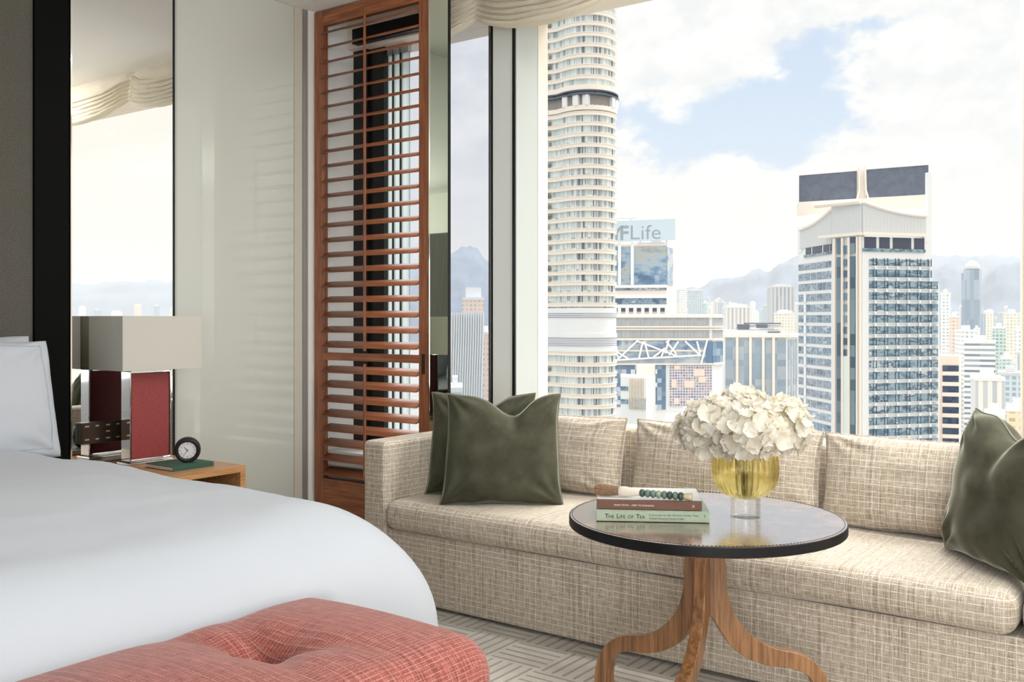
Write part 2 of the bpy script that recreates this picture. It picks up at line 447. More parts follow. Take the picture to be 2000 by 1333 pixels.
# the wide mullion between the panes: grey box, black gaskets, pale reveal
mu = empty('trim_1', (0, 0, 0)); tag(mu, kind='structure')
MB().box(-3.085, -2.955, 4.05, 4.33, 0.42, 2.79).build('mullion_face', FACEM, mu, bevel=0.003)
MB().box(-3.108, -3.087, 4.045, 4.19, 0.42, 2.79).build('gasket', BLACK, mu)
MB().box(-3.0975, -3.0945, 4.040, 4.05, 0.42, 2.79).build('chrome_bead', CHROME, mu)
MB().box(-2.953, -2.938, 4.043, 4.20, 0.42, 2.79).build('gasket', BLACK, mu)
MB().box(-2.938, -2.932, 4.05, 4.33, 0.42, 2.79).build('reveal', PALEM, mu)
MB().box(-2.954, -2.930, 4.245, 4.335, 0.42, 2.79).build('outer_cap', CREAMW, mu)
tr2 = empty('trim_2', (0, 0, 0)); tag(tr2, kind='structure')
MB().box(-0.60, -0.465, 4.05, 4.33, 0.42, 2.79).build('mullion_face', CREAMW, tr2, bevel=0.003)
MB().box(-0.612, -0.602, 4.06, 4.22, 0.42, 2.79).build('reveal', CREAMW, tr2)
# alcove behind the shutter
structure('trim_3', MB().box(-4.24, -4.19, 3.90, 4.13, 0, ZC), CEIL)                 # white jamb
structure('trim_4', MB().box(-4.24, -4.075, 4.13, 4.20, 0.42, 2.80), BLACK)                # black frame
structure('trim_5', MB().box(-4.10, -3.36, 4.03, 4.08, 2.80, 2.885), BLACK)
structure('trim_6', MB().box(-4.075, -3.96, 4.15, 4.20, 0.42, 2.80), DARKM)
FROST = bpy.data.materials.new('frosted_glass'); FROST.use_nodes = True
_t = FROST.node_tree; _k = NT(_t); _a = _k.n('ShaderNodeBsdfTranslucent'); _a.inputs[0].default_value = srgb(212, 218, 218)
_b = _k.n('ShaderNodeBsdfTransparent'); _b.inputs[0].default_value = srgb(212, 218, 218); _m = _k.n('ShaderNodeMixShader'); _m.inputs[0].default_value = 0.25
_t.links.new(_a.outputs[0], _m.inputs[1]); _t.links.new(_b.outputs[0], _m.inputs[2]); _t.links.new(_m.outputs[0], _t.nodes['Material Output'].inputs[0])
al = empty('trim_7', (0, 0, 0)); tag(al, kind='structure')
for a, b in ((-3.955, -3.915), (-3.908, -3.855), (-3.848, -3.79)):
    MB().box(a, b, 4.18, 4.19, 0.42, 2.74).build('panel', FROST, al)
for a in (-3.9115, -3.8515): MB().box(a - 0.003, a + 0.003, 4.17, 4.20, 0.42, 2.79).build('joint', DARKM, al)
MB().box(-3.955, -3.79, 4.17, 4.20, 2.74, 2.79).build('head', GREYM, al)
structure('trim_8', MB().box(-4.24, -3.36, 3.89, 4.16, 0.36, 0.44), WHITE)                 # alcove sill
# mirror-clad column between shutter and window
structure('wall_column', MB().box(-3.343, -3.232, 3.8645, 3.882, 0, ZC), PALEM)
cm = empty('mirror', (-3.28, 3.85, 0), label='tall narrow green-tinted mirror strip on the column right of the wooden shutter', cat='mirror')
MB().box(-0.066, 0.060, -0.002, 0.014, 0.0, ZC - 0.002).build('glass', MIRG, cm)
MB().box(-0.070, -0.066, -0.004, 0.016, 0.0, ZC - 0.002).build('edge', CHROME, cm)
MB().box(0.060, 0.063, -0.004, 0.016, 0.0, ZC - 0.002).build('edge', DARKM, cm)

# headboard wall cladding: mirror, back-painted glass, metal channel
m1 = empty('mirror', (XW, 2.58, 0), label='tall clear wall mirror between the black headboard frame and the white glass panel', cat='mirror')
MB().box(-0.004, 0.004, -0.345, 0.350, 0.758, ZC - 0.002).build('glass', MIRROR, m1)
MB().box(-0.004, 0.004, -0.345, 0.350, 0.0, 0.755).build('lower_glass', MIRROR, m1)
MB().box(-0.004, 0.005, -0.345, 0.350, 0.755, 0.758).build('joint_bead', CHROME, m1)
structure('trim_9', MB().box(XW - 0.004, XW + 0.006, 2.931, 2.941, 0, ZC), DARKM)
structure('trim_10', MB().box(XW - 0.004, XW + 0.009, 2.941, 2.952, 0, ZC), PALEM)
GLW = mat('white_back_painted_glass', srgb(208, 211, 203), rough=0.5, spec=0.5, coat=1.0)
GLW.node_tree.nodes['Principled BSDF'].inputs['Coat Roughness'].default_value = 0.03
pn = empty('wall_panel', (XW, 3.33, 0), label='glossy milky white glass wall panel running from the mirror to the corner', cat='wall panel')
MB().box(-0.004, 0.006, -0.377, 0.385, 0.0, ZC - 0.002).build('glass', GLW, pn, bevel=0.001)
structure('trim_11', MB().box(XW - 0.004, XW + 0.010, 3.717, 3.775, 0, ZC), mat('warm_grey_paint', srgb(206, 202, 190), rough=0.5))
structure('trim_12', MB().box(XW - 0.004, XW + 0.016, 3.777, 3.81, 0, ZC), GREYM)
structure('trim_13', MB().box(XW - 0.004, XW + 0.020, 3.811, 3.90, 0, ZC), WHITE)
# headboard
hb = empty('headboard', (-4.10, 0.6, 0), label='full-height dark grey woven headboard panel in a wide black frame', cat='headboard')
LIN = mat('headboard_linen', srgb(90, 87, 80), rough=0.95, noise_amt=0.35, noise_scale=260, bump=0.5, stretch=(1, 1, 1))
MB().box(-0.14, 0.085, -2.2, 1.50, 0, ZC - 0.003).build('linen_panel', LIN, hb)
MB().box(-0.14, 0.10, 1.50, 1.655, 0, ZC - 0.003).build('frame', mat('black_lacquer', srgb(9, 9, 9), rough=0.55, spec=0.08), hb, bevel=0.006)
MB().box(0.085, 0.103, 1.656, 1.662, 0, ZC - 0.003).build('chrome_trim', CHROME, hb)

# switch panel on the mirror behind the lamp
BRZ = mat('dark_bronze', srgb(78, 64, 52), rough=0.35, metal=0.6)
sp = empty('switch_panel', (XW + 0.004, 2.433, 0.62), label='dark bronze switch panel with small labelled keys on the mirror behind the lamp', cat='switch')
plate = MB().box(0.001, 0.030, 0.0, 0.275, 0.0, 0.098).build('plate', BRZ, sp, bevel=0.002)
KEY = mat('key_metal', srgb(188, 176, 162), rough=0.4, metal=0.4)
for i in range(5):
    for j, zz in enumerate((0.017, 0.048, 0.078)):
        if j == 1 and i != 2: continue
        MB().box(0.030, 0.0315, 0.015 + i * 0.052, 0.015 + i * 0.052 + (0.020 if i % 2 == 0 else 0.016), zz, zz + 0.007).build('key', KEY, plate)

# ------------------------------------------------------------------ wooden shutter
sh = empty('shutter', (-3.7865, YS, 0), label='tall reddish brown wooden louvred shutter with tilt rod left of the window', cat='shutter')
X0, X1 = -0.4365, 0.4365
MB().box(X0, X0 + 0.073, 0, 0.038, 0.02, 2.958).build('stile', SHW, sh, bevel=0.003)
MB().box(X1 - 0.073, X1, 0, 0.038, 0.02, 2.958).build('stile', SHW, sh, bevel=0.003)
MB().box(X0 + 0.073, X1 - 0.073, 0.002, 0.036, 2.872, 2.958).build('top_rail', SHWX, sh, bevel=0.002)
MB().box(X0 + 0.073, X1 - 0.073, 0.002, 0.036, 0.962, 1.005).build('middle_rail', SHWX, sh, bevel=0.002)
MB().box(X0 + 0.073, X1 - 0.073, 0.002, 0.036, 0.03, 0.287).build('bottom_rail', SHWX, sh, bevel=0.002)
lv = MB(); n_ = 14; prof = [(0.046 * cos(2 * pi * i / n_), 0.0068 * sin(2 * pi * i / n_)) for i in range(n_)]
ca, sa = cos(radians(23)), sin(radians(23)); half = 0.3625
b0 = 0
for s_ in (-half, half):
    for (a, b) in prof: lv.v.append((s_, 0.019 + a * ca - b * sa, a * sa + b * ca))
for i in range(n_): lv.quad_ids((i, (i + 1) % n_, n_ + (i + 1) % n_, n_ + i)[::-1])
lv.quad_ids(list(range(n_))); lv.quad_ids([n_ + n_ - 1 - i for i in range(n_)])
first = None
zs = [2.837 - 0.085 * i for i in range(22)] + [0.910 - 0.083 * i for i in range(8)]
for z in zs:
    if first is None:
        first = lv.build('louvre', SHWX, sh, smooth=True); o = first
        for p in first.data.polygons[-2:]: p.use_smooth = False
    else:
        o = first.copy(); COL.objects.link(o); o.parent = sh
    o.location = (0, 0, z)
MB().box(-0.008, 0.006, -0.038, -0.028, 1.02, 2.90).build('tilt_rod', SHW, sh, bevel=0.002)
MB().box(-0.008, 0.006, -0.038, -0.028, 0.31, 0.95).build('tilt_rod', SHW, sh, bevel=0.002)
MB().box(0.385, 0.408, -0.003, 0.004, 0.905, 1.012).build('pull', mat('bronze_pull', srgb(52, 38, 28), rough=0.4, metal=0.5), sh, bevel=0.002)

# ------------------------------------------------------------------ swagged blind
CLOTHW = mat('blind_linen', srgb(238, 232, 218), rough=0.9, spec=0.1, noise_amt=0.04, noise_scale=60, bump=0.3, sheen=0.3)
_k = NT(CLOTHW.node_tree); _tl = _k.n('ShaderNodeBsdfTranslucent'); _tl.inputs[0].default_value = srgb(240, 232, 214)
_mx = _k.n('ShaderNodeMixShader'); _mx.inputs[0].default_value = 0.4; _l = CLOTHW.node_tree.links
_l.new(CLOTHW.node_tree.nodes['Principled BSDF'].outputs[0], _mx.inputs[1]); _l.new(_tl.outputs[0], _mx.inputs[2]); _l.new(_mx.outputs[0], CLOTHW.node_tree.nodes['Material Output'].inputs[0])
cusps = [-4.1, -3.13, -2.23, -1.03, 0.15, 1.33, 2.6]
def sagf(X):
    for a, b in zip(cusps, cusps[1:]):
        if a <= X <= b:
            q = (X - a) / (b - a); return 4 * q * (1 - q), min(X - a, b - X)
    return 0, 0
def blind_pt(u, v):
    X = -3.35 + u * 6.1
    g, dc = sagf(X)
    s_ = v
    gather = exp(-(dc / 0.045) ** 2)
    zb = 2.755 - 0.11 * (g ** 0.75)
    ztop = ZC - 0.004
    flat = 0.26
    if s_ < flat:
        z = ztop + (zb + 0.17 + 0.03 * g - ztop) * (s_ / flat); y = 4.0 - 0.02 * sin(pi * s_ / flat)
    else:
        q = (s_ - flat) / (1 - flat); K = 6
        sag_k = zb + (0.17 + 0.03 * g) * (1 - q) ** 1.15
        ph = q * K; fr = ph - int(ph)
        A = 0.030 + 0.045 * g * (0.5 + 0.5 * q)
        y = 4.0 - 0.02 - A * sin(pi * fr) ** 0.7 * (1 - 0.3 * gather) - 0.02 * q
        z = sag_k - 0.016 * sin(2 * pi * fr) * (0.4 + g)
        z += 0.012 * gather * sin(ph * 2 * pi)
    y += 0.022 * gather + 0.008 * noise.noise(Vector((X * 9, s_ * 5, 0)))
    z += 0.006 * noise.noise(Vector((X * 6, s_ * 8, 4)))
    return (X, y, z)
bl = MB().grid(blind_pt, 420, 84, flip=False).build('window_blind', CLOTHW, smooth=True)
tag(bl, 'cream linen blind gathered in swags along the top of the window', 'blind')

# ------------------------------------------------------------------ sofa
sf = empty('sofa', (-1.7, 3.4, 0), label='long beige tweed window sofa with square arm below the big window', cat='sofa')
def part(name, mb, m_, par, **kw):      # world coordinates under a parent that is only moved
    M = Matrix.Translation(-Vector(par.location)); mb.xf(M)
    o = mb.build(name, m_, par, **kw); return o
def soft_box(x0, x1, y0, y1, z0, z1, r, nx=60, crown=0.0, wob=0.0, seed=0):
    """box with generously rounded edges and a crowned top"""
    mb = MB()
    cx, cy, cz = (x0 + x1) / 2, (y0 + y1) / 2, (z0 + z1) / 2
    hx, hy, hz = (x1 - x0) / 2, (y1 - y0) / 2, (z1 - z0) / 2
    r = min(r, hz, hx, hy)
    def samples(h, n):
        core = h - r
        a = [-h, ] ; out = []
        arc = 6
        for i in range(arc): out.append(-core - r * cos(pi / 2 * i / arc))
        for i in range(n + 1): out.append(-core + 2 * core * i / n)
        for i in range(1, arc + 1): out.append(core + r * sin(pi / 2 * i / arc))
        return out
    SX, SY, SZ = samples(hx, nx), samples(hy, max(4, int(nx * hy / hx))), samples(hz, 3)
    def fix(p):
        q = Vector((max(-hx + r, min(hx - r, p[0])), max(-hy + r, min(hy - r, p[1])), max(-hz + r, min(hz - r, p[2]))))
        d = Vector(p) - q
        if d.length > 1e-9: d = d.normalized() * r
        P_ = q + d
        if crown and P_.z > 0: P_.z += crown * (1 - (P_.x / hx) ** 4) * (1 - (P_.y / hy) ** 2) * (P_.z / hz)
        if wob:
            P_ += Vector((0, wob * noise.noise(Vector((P_.x * 5, P_.z * 6, seed))), wob * noise.noise(Vector((P_.x * 4, P_.y * 4, seed + 3)))))
        return (P_.x + cx, P_.y + cy, P_.z + cz)
    def sheet(A, B, f, flip):
        na, nb = len(A) - 1, len(B) - 1
        mb.grid(lambda u, v: fix(f(A[round(u * na)], B[round(v * nb)])), na, nb, flip=flip)
    sheet(SX, SY, lambda a, b: (a, b, hz), False); sheet(SX, SY, lambda a, b: (a, b, -hz), True)
    sheet(SX, SZ, lambda a, b: (a, -hy, b), False); sheet(SX, SZ, lambda a, b: (a, hy, b), True)
    sheet(SY, SZ, lambda a, b: (hx, a, b), False); sheet(SY, SZ, lambda a, b: (-hx, a, b), True)
    return mb
def weld(o, d=0.0004):
    md = o.modifiers.new('weld', 'WELD'); md.merge_threshold = d; return o
part('base', MB().box(-2.90, 1.3, 3.032, 3.95, 0.012, 0.305), TW, sf, bevel=0.008)
weld(part('arm', soft_box(-3.003, -2.872, 3.015, 3.955, 0.0, 0.673, 0.022, nx=6), TW, sf, smooth=True))
weld(part('seat_cushion', soft_box(-2.868, -0.462, 2.995, 3.77, 0.306, 0.432, 0.05, nx=110, crown=0.008, wob=0.004), TW, sf, smooth=True))
weld(part('seat_cushion', soft_box(-0.452, 1.3, 2.995, 3.77, 0.306, 0.432, 0.05, nx=60, crown=0.008, wob=0.004, seed=5), TW, sf, smooth=True))
weld(part('backrest', soft_box(-2.868, 1.3, 3.765, 3.955, 0.30, 0.715, 0.03, nx=40), TW, sf, smooth=True))

def pillow(name, w_, h_, t_, m_, pm, loc, rz, tilt, notch=0.0, nu0=0.15, seed=1, pinch=0.05, pr=0.0035, wr_amt=0.006, ear=-0.016, n=44, roll=0.0, inset=None, squash=0.0, flat_bottom=0.0):
    """stuffed cushion; local x width, z up, -y faces the viewer, origin at the bottom centre"""
    def outline(u, v):
        x = u * w_ / 2; z = v * h_ / 2
        x *= 1 - pinch * (1 - abs(v) ** 2.2) * abs(u) ** 2
        z *= 1 - pinch * (1 - abs(u) ** 2.2) * abs(v) ** 2
        c = (abs(u) * abs(v)) ** 4
        x += math.copysign(ear * c, u); z += math.copysign(ear * 0.6 * c, v)
        if notch and v > -1:
            k = max(0.0, (v + 0.3) / 1.3)
            z -= notch * exp(-((u - nu0) / (0.42 if u < nu0 else 0.30)) ** 2) * k ** 1.8
            x *= 1 - 0.05 * k * (notch > 0)
        if flat_bottom and v < 0: z = z * (1 - flat_bottom * (1 - abs(u)) * 0.0)
        z += 0.006 * noise.noise(Vector((u * 3, v * 3, seed))) * abs(v)
        return x, z
    def surf(u, v, side):
        x, z = outline(u, v)
        e = max(0.0, (1 - u * u)) ** 0.5 * max(0.0, (1 - v * v)) ** 0.5
        th = t_ / 2 * e ** 0.72
        if notch:
            th *= 1 - 0.45 * exp(-((u - nu0) / 0.2) ** 2) * max(0, v) ** 1.5
            th += -notch * 0.35 * exp(-((u - nu0) / 0.10) ** 2) * max(0, v - 0.2) * e
        wv = wr_amt * (noise.noise(Vector((u * 2.2 + seed, v * 2.2, side * 3.0))) * 1.6)
        # creases radiating from the corners
        for cu_, cv_ in ((-1, 1), (1, 1), (-1, -1), (1, -1)):
            du, dv = u - cu_, v - cv_; r_ = hypot(du, dv); a_ = atan2(dv, du)
            wv += wr_amt * 1.3 * sin(a_ * 11 + seed * 2 + cu_) * exp(-((r_ - 0.32) / 0.25) ** 2)
        y = side * (th + wv * e ** 0.5)
        return (x, y, z + h_ / 2)
    def us(a): return math.copysign(1 - (1 - abs(a)) ** 1.35, a)
    mb = MB()
    uvf = lambda u, v: (us(2 * u - 1) * w_ / 2 + 0.013 * seed, us(2 * v - 1) * h_ / 2)
    mb.grid(lambda u, v: surf(us(2 * u - 1), us(2 * v - 1), -1), n, n, uvfn=uvf)
    mb.grid(lambda u, v: surf(us(2 * u - 1), us(2 * v - 1), 1), n, n, uvfn=uvf, flip=True)
    o = weld(mb.build(name, m_, smooth=True))
    path = []
    q = [i / 24 for i in range(24)]
    for s_ in q: path.append((us(2 * s_ - 1), -1))
    for s_ in q: path.append((1, us(2 * s_ - 1)))
    for s_ in q: path.append((-us(2 * s_ - 1), 1))
    for s_ in q: path.append((-1, -us(2 * s_ - 1)))
    pts = []
    for (u, v) in path:
        x, z = outline(u, v); pts.append((x * (1 + 0.004), 0, z * (1 + 0.004) + h_ / 2))
    if pr: MB().tube(pts, pr, 6, closed=True).build('piping', pm or m_, o, smooth=True)
    if inset:
        f = 1 - inset; lp = []
        for (u, v) in path: lp.append(surf(u * (1 - inset), v * f, -1))
        lp = [(a, b - 0.0005, c) for a, b, c in lp]
        MB().tube(lp, 0.0013, 5, closed=True).build('stitch_line', MATS['pale_blue_thread'], o, smooth=True)
    o.location = loc; o.rotation_euler = (-radians(tilt), radians(roll), radians(rz))
    return o
mat('pale_blue_thread', srgb(150, 168, 190), rough=0.7)

# tweed back cushions
for i, (cx_, lab) in enumerate(((-2.462, 'beige tweed back cushion partly behind the two green pillows at the left'),
                              (-1.615, 'beige tweed back cushion in the middle, behind the vase of white flowers'),
                              (-0.812, 'beige tweed back cushion just right of the round table, touching the right green pillow'))):
    tag(pillow('back_cushion', 0.79, 0.335, 0.20, TW, None, (cx_, 3.605, 0.437), 0, 10, seed=2 + i, pinch=0.03, wr_amt=0.007, ear=0.002), lab, 'cushion', 'tweed back cushions along the sofa')
tag(pillow('throw_pillow', 0.455, 0.43, 0.15, VEL, VELP, (-2.60, 3.325, 0.44), 30, 13, notch=0.05, seed=7, pinch=0.02, wr_amt=0.010),
    'dark green velvet pillow at the far left against the sofa arm, behind the larger one', 'pillow', 'green velvet pillows')
tag(pillow('throw_pillow', 0.475, 0.45, 0.20, VEL, VELP, (-2.385, 3.19, 0.44), 33, 17, notch=0.085, nu0=0.2, seed=4, pinch=0.02, wr_amt=0.010),
    'olive velvet pillow with a dented top, in front of another at the left', 'pillow', 'green velvet pillows')
tag(pillow('throw_pillow', 0.50, 0.46, 0.19, VEL, VELP, (-0.575, 3.27, 0.44), -50, 12, notch=0.07, seed=9, pinch=0.03, wr_amt=0.012),
    'large olive green velvet pillow at the right edge of the picture', 'pillow', 'green velvet pillows')
tag(pillow('throw_pillow', 0.46, 0.42, 0.16, VEL, VELP, (-0.30, 3.46, 0.44), -38, 12, notch=0.04, seed=11),
    'green velvet pillow whose top just shows behind the large right-hand pillow', 'pillow', 'green velvet pillows')

# ------------------------------------------------------------------ bed
bd = empty('bed', (-2.8, 0.6, 0), label='upholstered bed base and mattress hidden under the white duvet', cat='bed')
part('mattress', MB().box(-3.95, -1.98, -0.7, 1.52, 0.36, 0.60), LINEN, bd, bevel=0.05, seg=4)
part('base', MB().box(-3.95, -2.0, -0.7, 1.5, 0.0, 0.355), LIN, bd, bevel=0.01)
def drape(x0, xc, yc0, yc, r, zt, hang, nx, ny, name, m_, crown=0.03, wr_=0.006, ylow=-0.7):
    L = pi * r / 2 + hang
    def fn(u, v):
        a = x0 + (xc + L - x0) * u; b = ylow + (yc + L - ylow) * v
        da, db = max(0, a - xc), max(0, b - yc); ln = hypot(da, db)
        px, py = min(a, xc), min(b, yc)
        top = crown * (1 - ((px - (x0 + xc) / 2) / ((xc - x0) / 2)) ** 4) if ln == 0 else 0
        cr = crown * max(0, 1 - (max(0, py - (yc - 0.5)) / 0.5) ** 2) * max(0, 1 - (max(0, px - (xc - 0.5)) / 0.5) ** 2)
        if ln == 0: x, y, z = px, py, zt + cr
        else:
            nx_, ny_ = da / ln, db / ln; sq_ = 1.0 / (nx_ ** 4 + ny_ ** 4) ** 0.25
            ln = min(ln, L * 1.02)
            if ln < pi * r / 2: off, dr = r * sin(ln / r), r * (1 - cos(ln / r))
            else:
                e = ln - pi * r / 2; off, dr = r + 0.06 * e, r + e
            ang = atan2(ny_, nx_)
            fold = 0.0
            if dr > r * 0.5:
                s_ = px + py + ang * 0.4
                fold = (dr - r * 0.5) * 0.05 * sin(s_ * 9 + 1.0)
            x, y, z = px + nx_ * (off * sq_ + fold), py + ny_ * (off * sq_ + fold), zt - dr
        wv = wr_ * (noise.noise(Vector((a * 2.3, b * 2.3, 1.0))) * 2 + 0.9 * noise.noise(Vector((a * 5, b * 4.5, 2.0))) + 0.35 * noise.noise(Vector((a * 14, b * 9, 6.0))))
        hs = max(0.0, min(1.0, (-1.60 - x) / 0.8)); hs = hs * hs * (3 - 2 * hs)
        if y < 1.5 and z < 0.66: x = min(x, -1.607)
        return (x, y, max(0.03, z + wv + 0.018 * hs * max(0.0, min(1.0, (z - 0.2) / 0.4))))
    return MB().grid(fn, nx, ny).build(name, m_, smooth=True)
dv = drape(-3.9, -1.87, 0, 1.61, 0.31, 0.738, 0.36, 150, 150, 'duvet', LINEN)
tag(dv, 'plump white duvet covering the bed in the left foreground', 'duvet')
md = dv.modifiers.new('s', 'SOLIDIFY'); md.thickness = 0.012
tag(pillow('bed_pillow', 0.72, 0.425, 0.20, LINEN, None, (-3.36, 1.50, 0.705), 90, 14, seed=3, pinch=0.03, pr=0, ear=0.0, inset=0.12),
    'front white bed pillow with a thin blue stitched line, standing on the duvet', 'pillow', 'white bed pillows')
tag(pillow('bed_pillow', 0.72, 0.425, 0.18, LINEN, None, (-3.66, 1.57, 0.71), 90, 8, seed=6, pinch=0.03, pr=0, ear=0.0, inset=0.12),
    'rear white bed pillow showing only its corner above the front one', 'pillow', 'white bed pillows')

# ------------------------------------------------------------------ bench at the foot of the bed
bn = empty('bench', (-1.33, 0.5, 0), label='coral red tweed upholstered bench with a tufted top at the foot of the bed', cat='bench')
BX0, BX1, BY0, BY1 = -1.60, -1.075, -0.5, 1.45
def bench_top(u, v):
    r = 0.07; L = pi * r / 2 + 0.006
    a = BX0 + r - L + (BX1 - BX0 - 2 * r + 2 * L) * u; b = BY0 + r - L + (BY1 - BY0 - 2 * r + 2 * L) * v
    xa, xb, ya, yb = BX0 + r, BX1 - r, BY0 + r, BY1 - r
    px, py = min(max(a, xa), xb), min(max(b, ya), yb)
    dx_, dy_ = a - px, b - py; ln = hypot(dx_, dy_)
    zt = 0.612
    if ln > 0:
        nx_, ny_ = dx_ / ln, dy_ / ln; ln = min(ln, L)
        if ln < pi * r / 2: off, dr = r * sin(ln / r), r * (1 - cos(ln / r))
        else: off, dr = r, r + (ln - pi * r / 2)
        x, y, z = px + nx_ * off, py + ny_ * off, zt - dr
    else: x, y, z = a, b, zt
    e = max(0, 1 - ((x - (BX0 + BX1) / 2) / ((BX1 - BX0) / 2)) ** 2) ; e2 = min(1, (BY1 - y) / 0.28) if y < BY1 else 0
    e2 = max(0, e2) * (2 - max(0, e2))
    puff = 0.036 * e * e2
    dip = 0
    cxm = -1.37
    for ty in (1.13, 0.58, 0.03):
        d = hypot(x - cxm, y - ty)
        dip += 0.052 * exp(-(d / 0.05) ** 1.5) + 0.022 * exp(-(d / 0.13) ** 2)
        for an in (25, 155, 205, 335):       # seams running out of the button
            ax_, ay_ = cos(radians(an)), sin(radians(an))
            al_ = (x - cxm) * ax_ + (y - ty) * ay_; pe = abs(-(x - cxm) * ay_ + (y - ty) * ax_)
            if al_ > 0: dip += 0.016 * exp(-(pe / (0.018 + al_ * 0.14)) ** 2) * exp(-(al_ / 0.19) ** 2)
    return (x, y, z + puff - dip)
part('seat', MB().grid(bench_top, 110, 260, uvfn=lambda u, v: (v * 2.0, u * 0.62)), TWR, bn, smooth=True)
part('base', MB().box(BX0 + 0.01, BX1 - 0.018, BY0 + 0.02, BY1 - 0.022, 0.03, 0.55), TWR, bn, bevel=0.008)
bt = MB().ball((0, 0, 0), 0.013, 0.013, 0.006)
for i, ty in enumerate((1.13, 0.58, 0.03)):
    if i == 0: b_first = part('button', MB().ball((-1.37, ty, 0.566), 0.012, 0.012, 0.005), TWR, bn, smooth=True)
    else:
        o = b_first.copy(); COL.objects.link(o); o.parent = bn; o.location = (0, ty - 1.13, 0)
# ------------------------------------------------------------------ nightstand and what stands on it
NZ = 0.525
ns = empty('nightstand', (-3.93, 2.55, 0), label='pale oak box nightstand with an open front beside the bed', cat='nightstand')
part('top', MB().box(-4.235, -3.625, 2.25, 2.887, NZ - 0.030, NZ), OAK, ns, bevel=0.002)
part('side', MB().box(-4.235, -3.625, 2.857, 2.887, 0.0, NZ - 0.030), OAK, ns, bevel=0.002)
part('side', MB().box(-4.235, -3.625, 2.25, 2.28, 0.0, NZ - 0.030), OAK, ns, bevel=0.002)
part('drawer', MB().box(-4.22, -3.66, 2.285, 2.852, 0.10, 0.30), wood('dark_drawer', srgb(70, 44, 28), srgb(104, 68, 44), axis=1), ns, bevel=0.002)
part('back', MB().box(-4.23, -4.20, 2.28, 2.857, 0.02, NZ - 0.030), DARKWOOD, ns)

SHADE = mat('lamp_shade_cloth', srgb(238, 236, 229), rough=0.9, spec=0.1, bump=0.15, noise_scale=500)
_k = NT(SHADE.node_tree); _tl = _k.n('ShaderNodeBsdfTranslucent'); _tl.inputs[0].default_value = srgb(238, 236, 226)
_mx = _k.n('ShaderNodeMixShader'); _mx.inputs[0].default_value = 0.4; _l = SHADE.node_tree.links
_l.new(SHADE.node_tree.nodes['Principled BSDF'].outputs[0], _mx.inputs[1]); _l.new(_tl.outputs[0], _mx.inputs[2]); _l.new(_mx.outputs[0], SHADE.node_tree.nodes['Material Output'].inputs[0])
RED = mat('red_leather', srgb(150, 66, 66), rough=0.4, noise_amt=0.25, noise_scale=60, bump=0.4, stretch=(1, 1, 7))
lp_ = empty('table_lamp', (-4.075, 2.672, NZ), label='table lamp with a red leather and chrome base and white box shade on the nightstand', cat='lamp')
def lbox(*a): return MB().box(*a)
lbox(-0.055, 0.055, -0.118, 0.118, 0.0, 0.010).build('foot', CHROME, lp_, bevel=0.002)
fr = MB(); Y_, Zb, Zt, X_ = 0.108, 0.012, 0.432, 0.035
fr.box(-X_, X_, -Y_, -Y_ + 0.006, Zb, Zt); fr.box(-X_, X_, Y_ - 0.006, Y_, Zb, Zt)
fr.box(-X_, X_, -Y_, Y_, Zb, Zb + 0.006); fr.box(-X_, X_, -Y_, Y_, Zt - 0.006, Zt)
fr.build('chrome_frame', CHROME, lp_, bevel=0.001)
lbox(-0.030, -0.005, -0.098, 0.098, 0.024, 0.420).build('leather_panel', RED, lp_, bevel=0.002)
lbox(0.010, 0.0335, -0.098, 0.098, 0.024, 0.420).build('leather_panel', RED, lp_, bevel=0.002)
lbox(-0.009, 0.009, -0.102, 0.102, 0.016, 0.426).build('core', CHROME, lp_)
MB().cyl((0, 0, 0.432), (0, 0, 0.60), 0.006).build('neck', CHROME, lp_, smooth=True)
s4 = MB(); A, B, T = 0.1365, 0.2085, 0.003
for (a0, a1, b0_, b1_) in ((-A, A, -B, -B + T), (-A, A, B - T, B), (-A, -A + T, -B + T, B - T), (A - T, A, -B + T, B - T)):
    s4.box(a0, a1, b0_, b1_, 0.4385, 0.685)
sh_ = s4.build('lamp_shade', SHADE, lp_)
spd = MB(); spd.box(-A + T, A - T, -0.002, 0.002, 0.66, 0.664); spd.box(-0.002, 0.002, -B + T, B - T, 0.66, 0.664)
spd.build('shade_carrier', CHROME, lp_)

bk = empty('notebook', (-3.828, 2.68, NZ), rz=radians(0), label='thin dark green notebook lying on the nightstand under the clock', cat='book')
GRN = mat('green_cloth_cover', srgb(52, 92, 76), rough=0.6, noise_amt=0.15, noise_scale=400)
PAPER = mat('paper', srgb(232, 226, 212), rough=0.9, noise_amt=0.06, noise_scale=700, stretch=(0.02, 0.02, 1))
def book(par, w_, d_, t_, cov, spine_x=True, ct=0.0025, ov=0.003):
    """cover boards, spine on -y side, page block; local origin at the bottom centre"""
    cv_ = MB().box(-w_ / 2, w_ / 2, -d_ / 2, d_ / 2, 0, ct).box(-w_ / 2, w_ / 2, -d_ / 2, d_ / 2, t_ - ct, t_).box(-w_ / 2, w_ / 2, -d_ / 2, -d_ / 2 + ct, ct, t_ - ct).build('cover', cov, par, bevel=0.0008)
    MB().box(-w_ / 2 + ov, w_ / 2 - ov, -d_ / 2 + ct, d_ / 2 - ov, ct, t_ - ct).build('pages', PAPER, par)
    return cv_
book(bk, 0.215, 0.205, 0.020, GRN)
bk.rotation_euler = (0, 0, radians(-90 + 180))

# clock
ck = empty('alarm_clock', (-3.800, 2.700, NZ + 0.020), rz=radians(52), label='small round black alarm clock with a white dial on the green notebook', cat='clock')
BLK = mat('black_rubber', srgb(26, 27, 29), rough=0.45)
R_ = 0.0575
Mt = Matrix.Translation((0, 0, R_ * 0.985)) @ Matrix.Rotation(radians(8), 4, 'X')
def ckm(mb): return mb.xf(Mt)
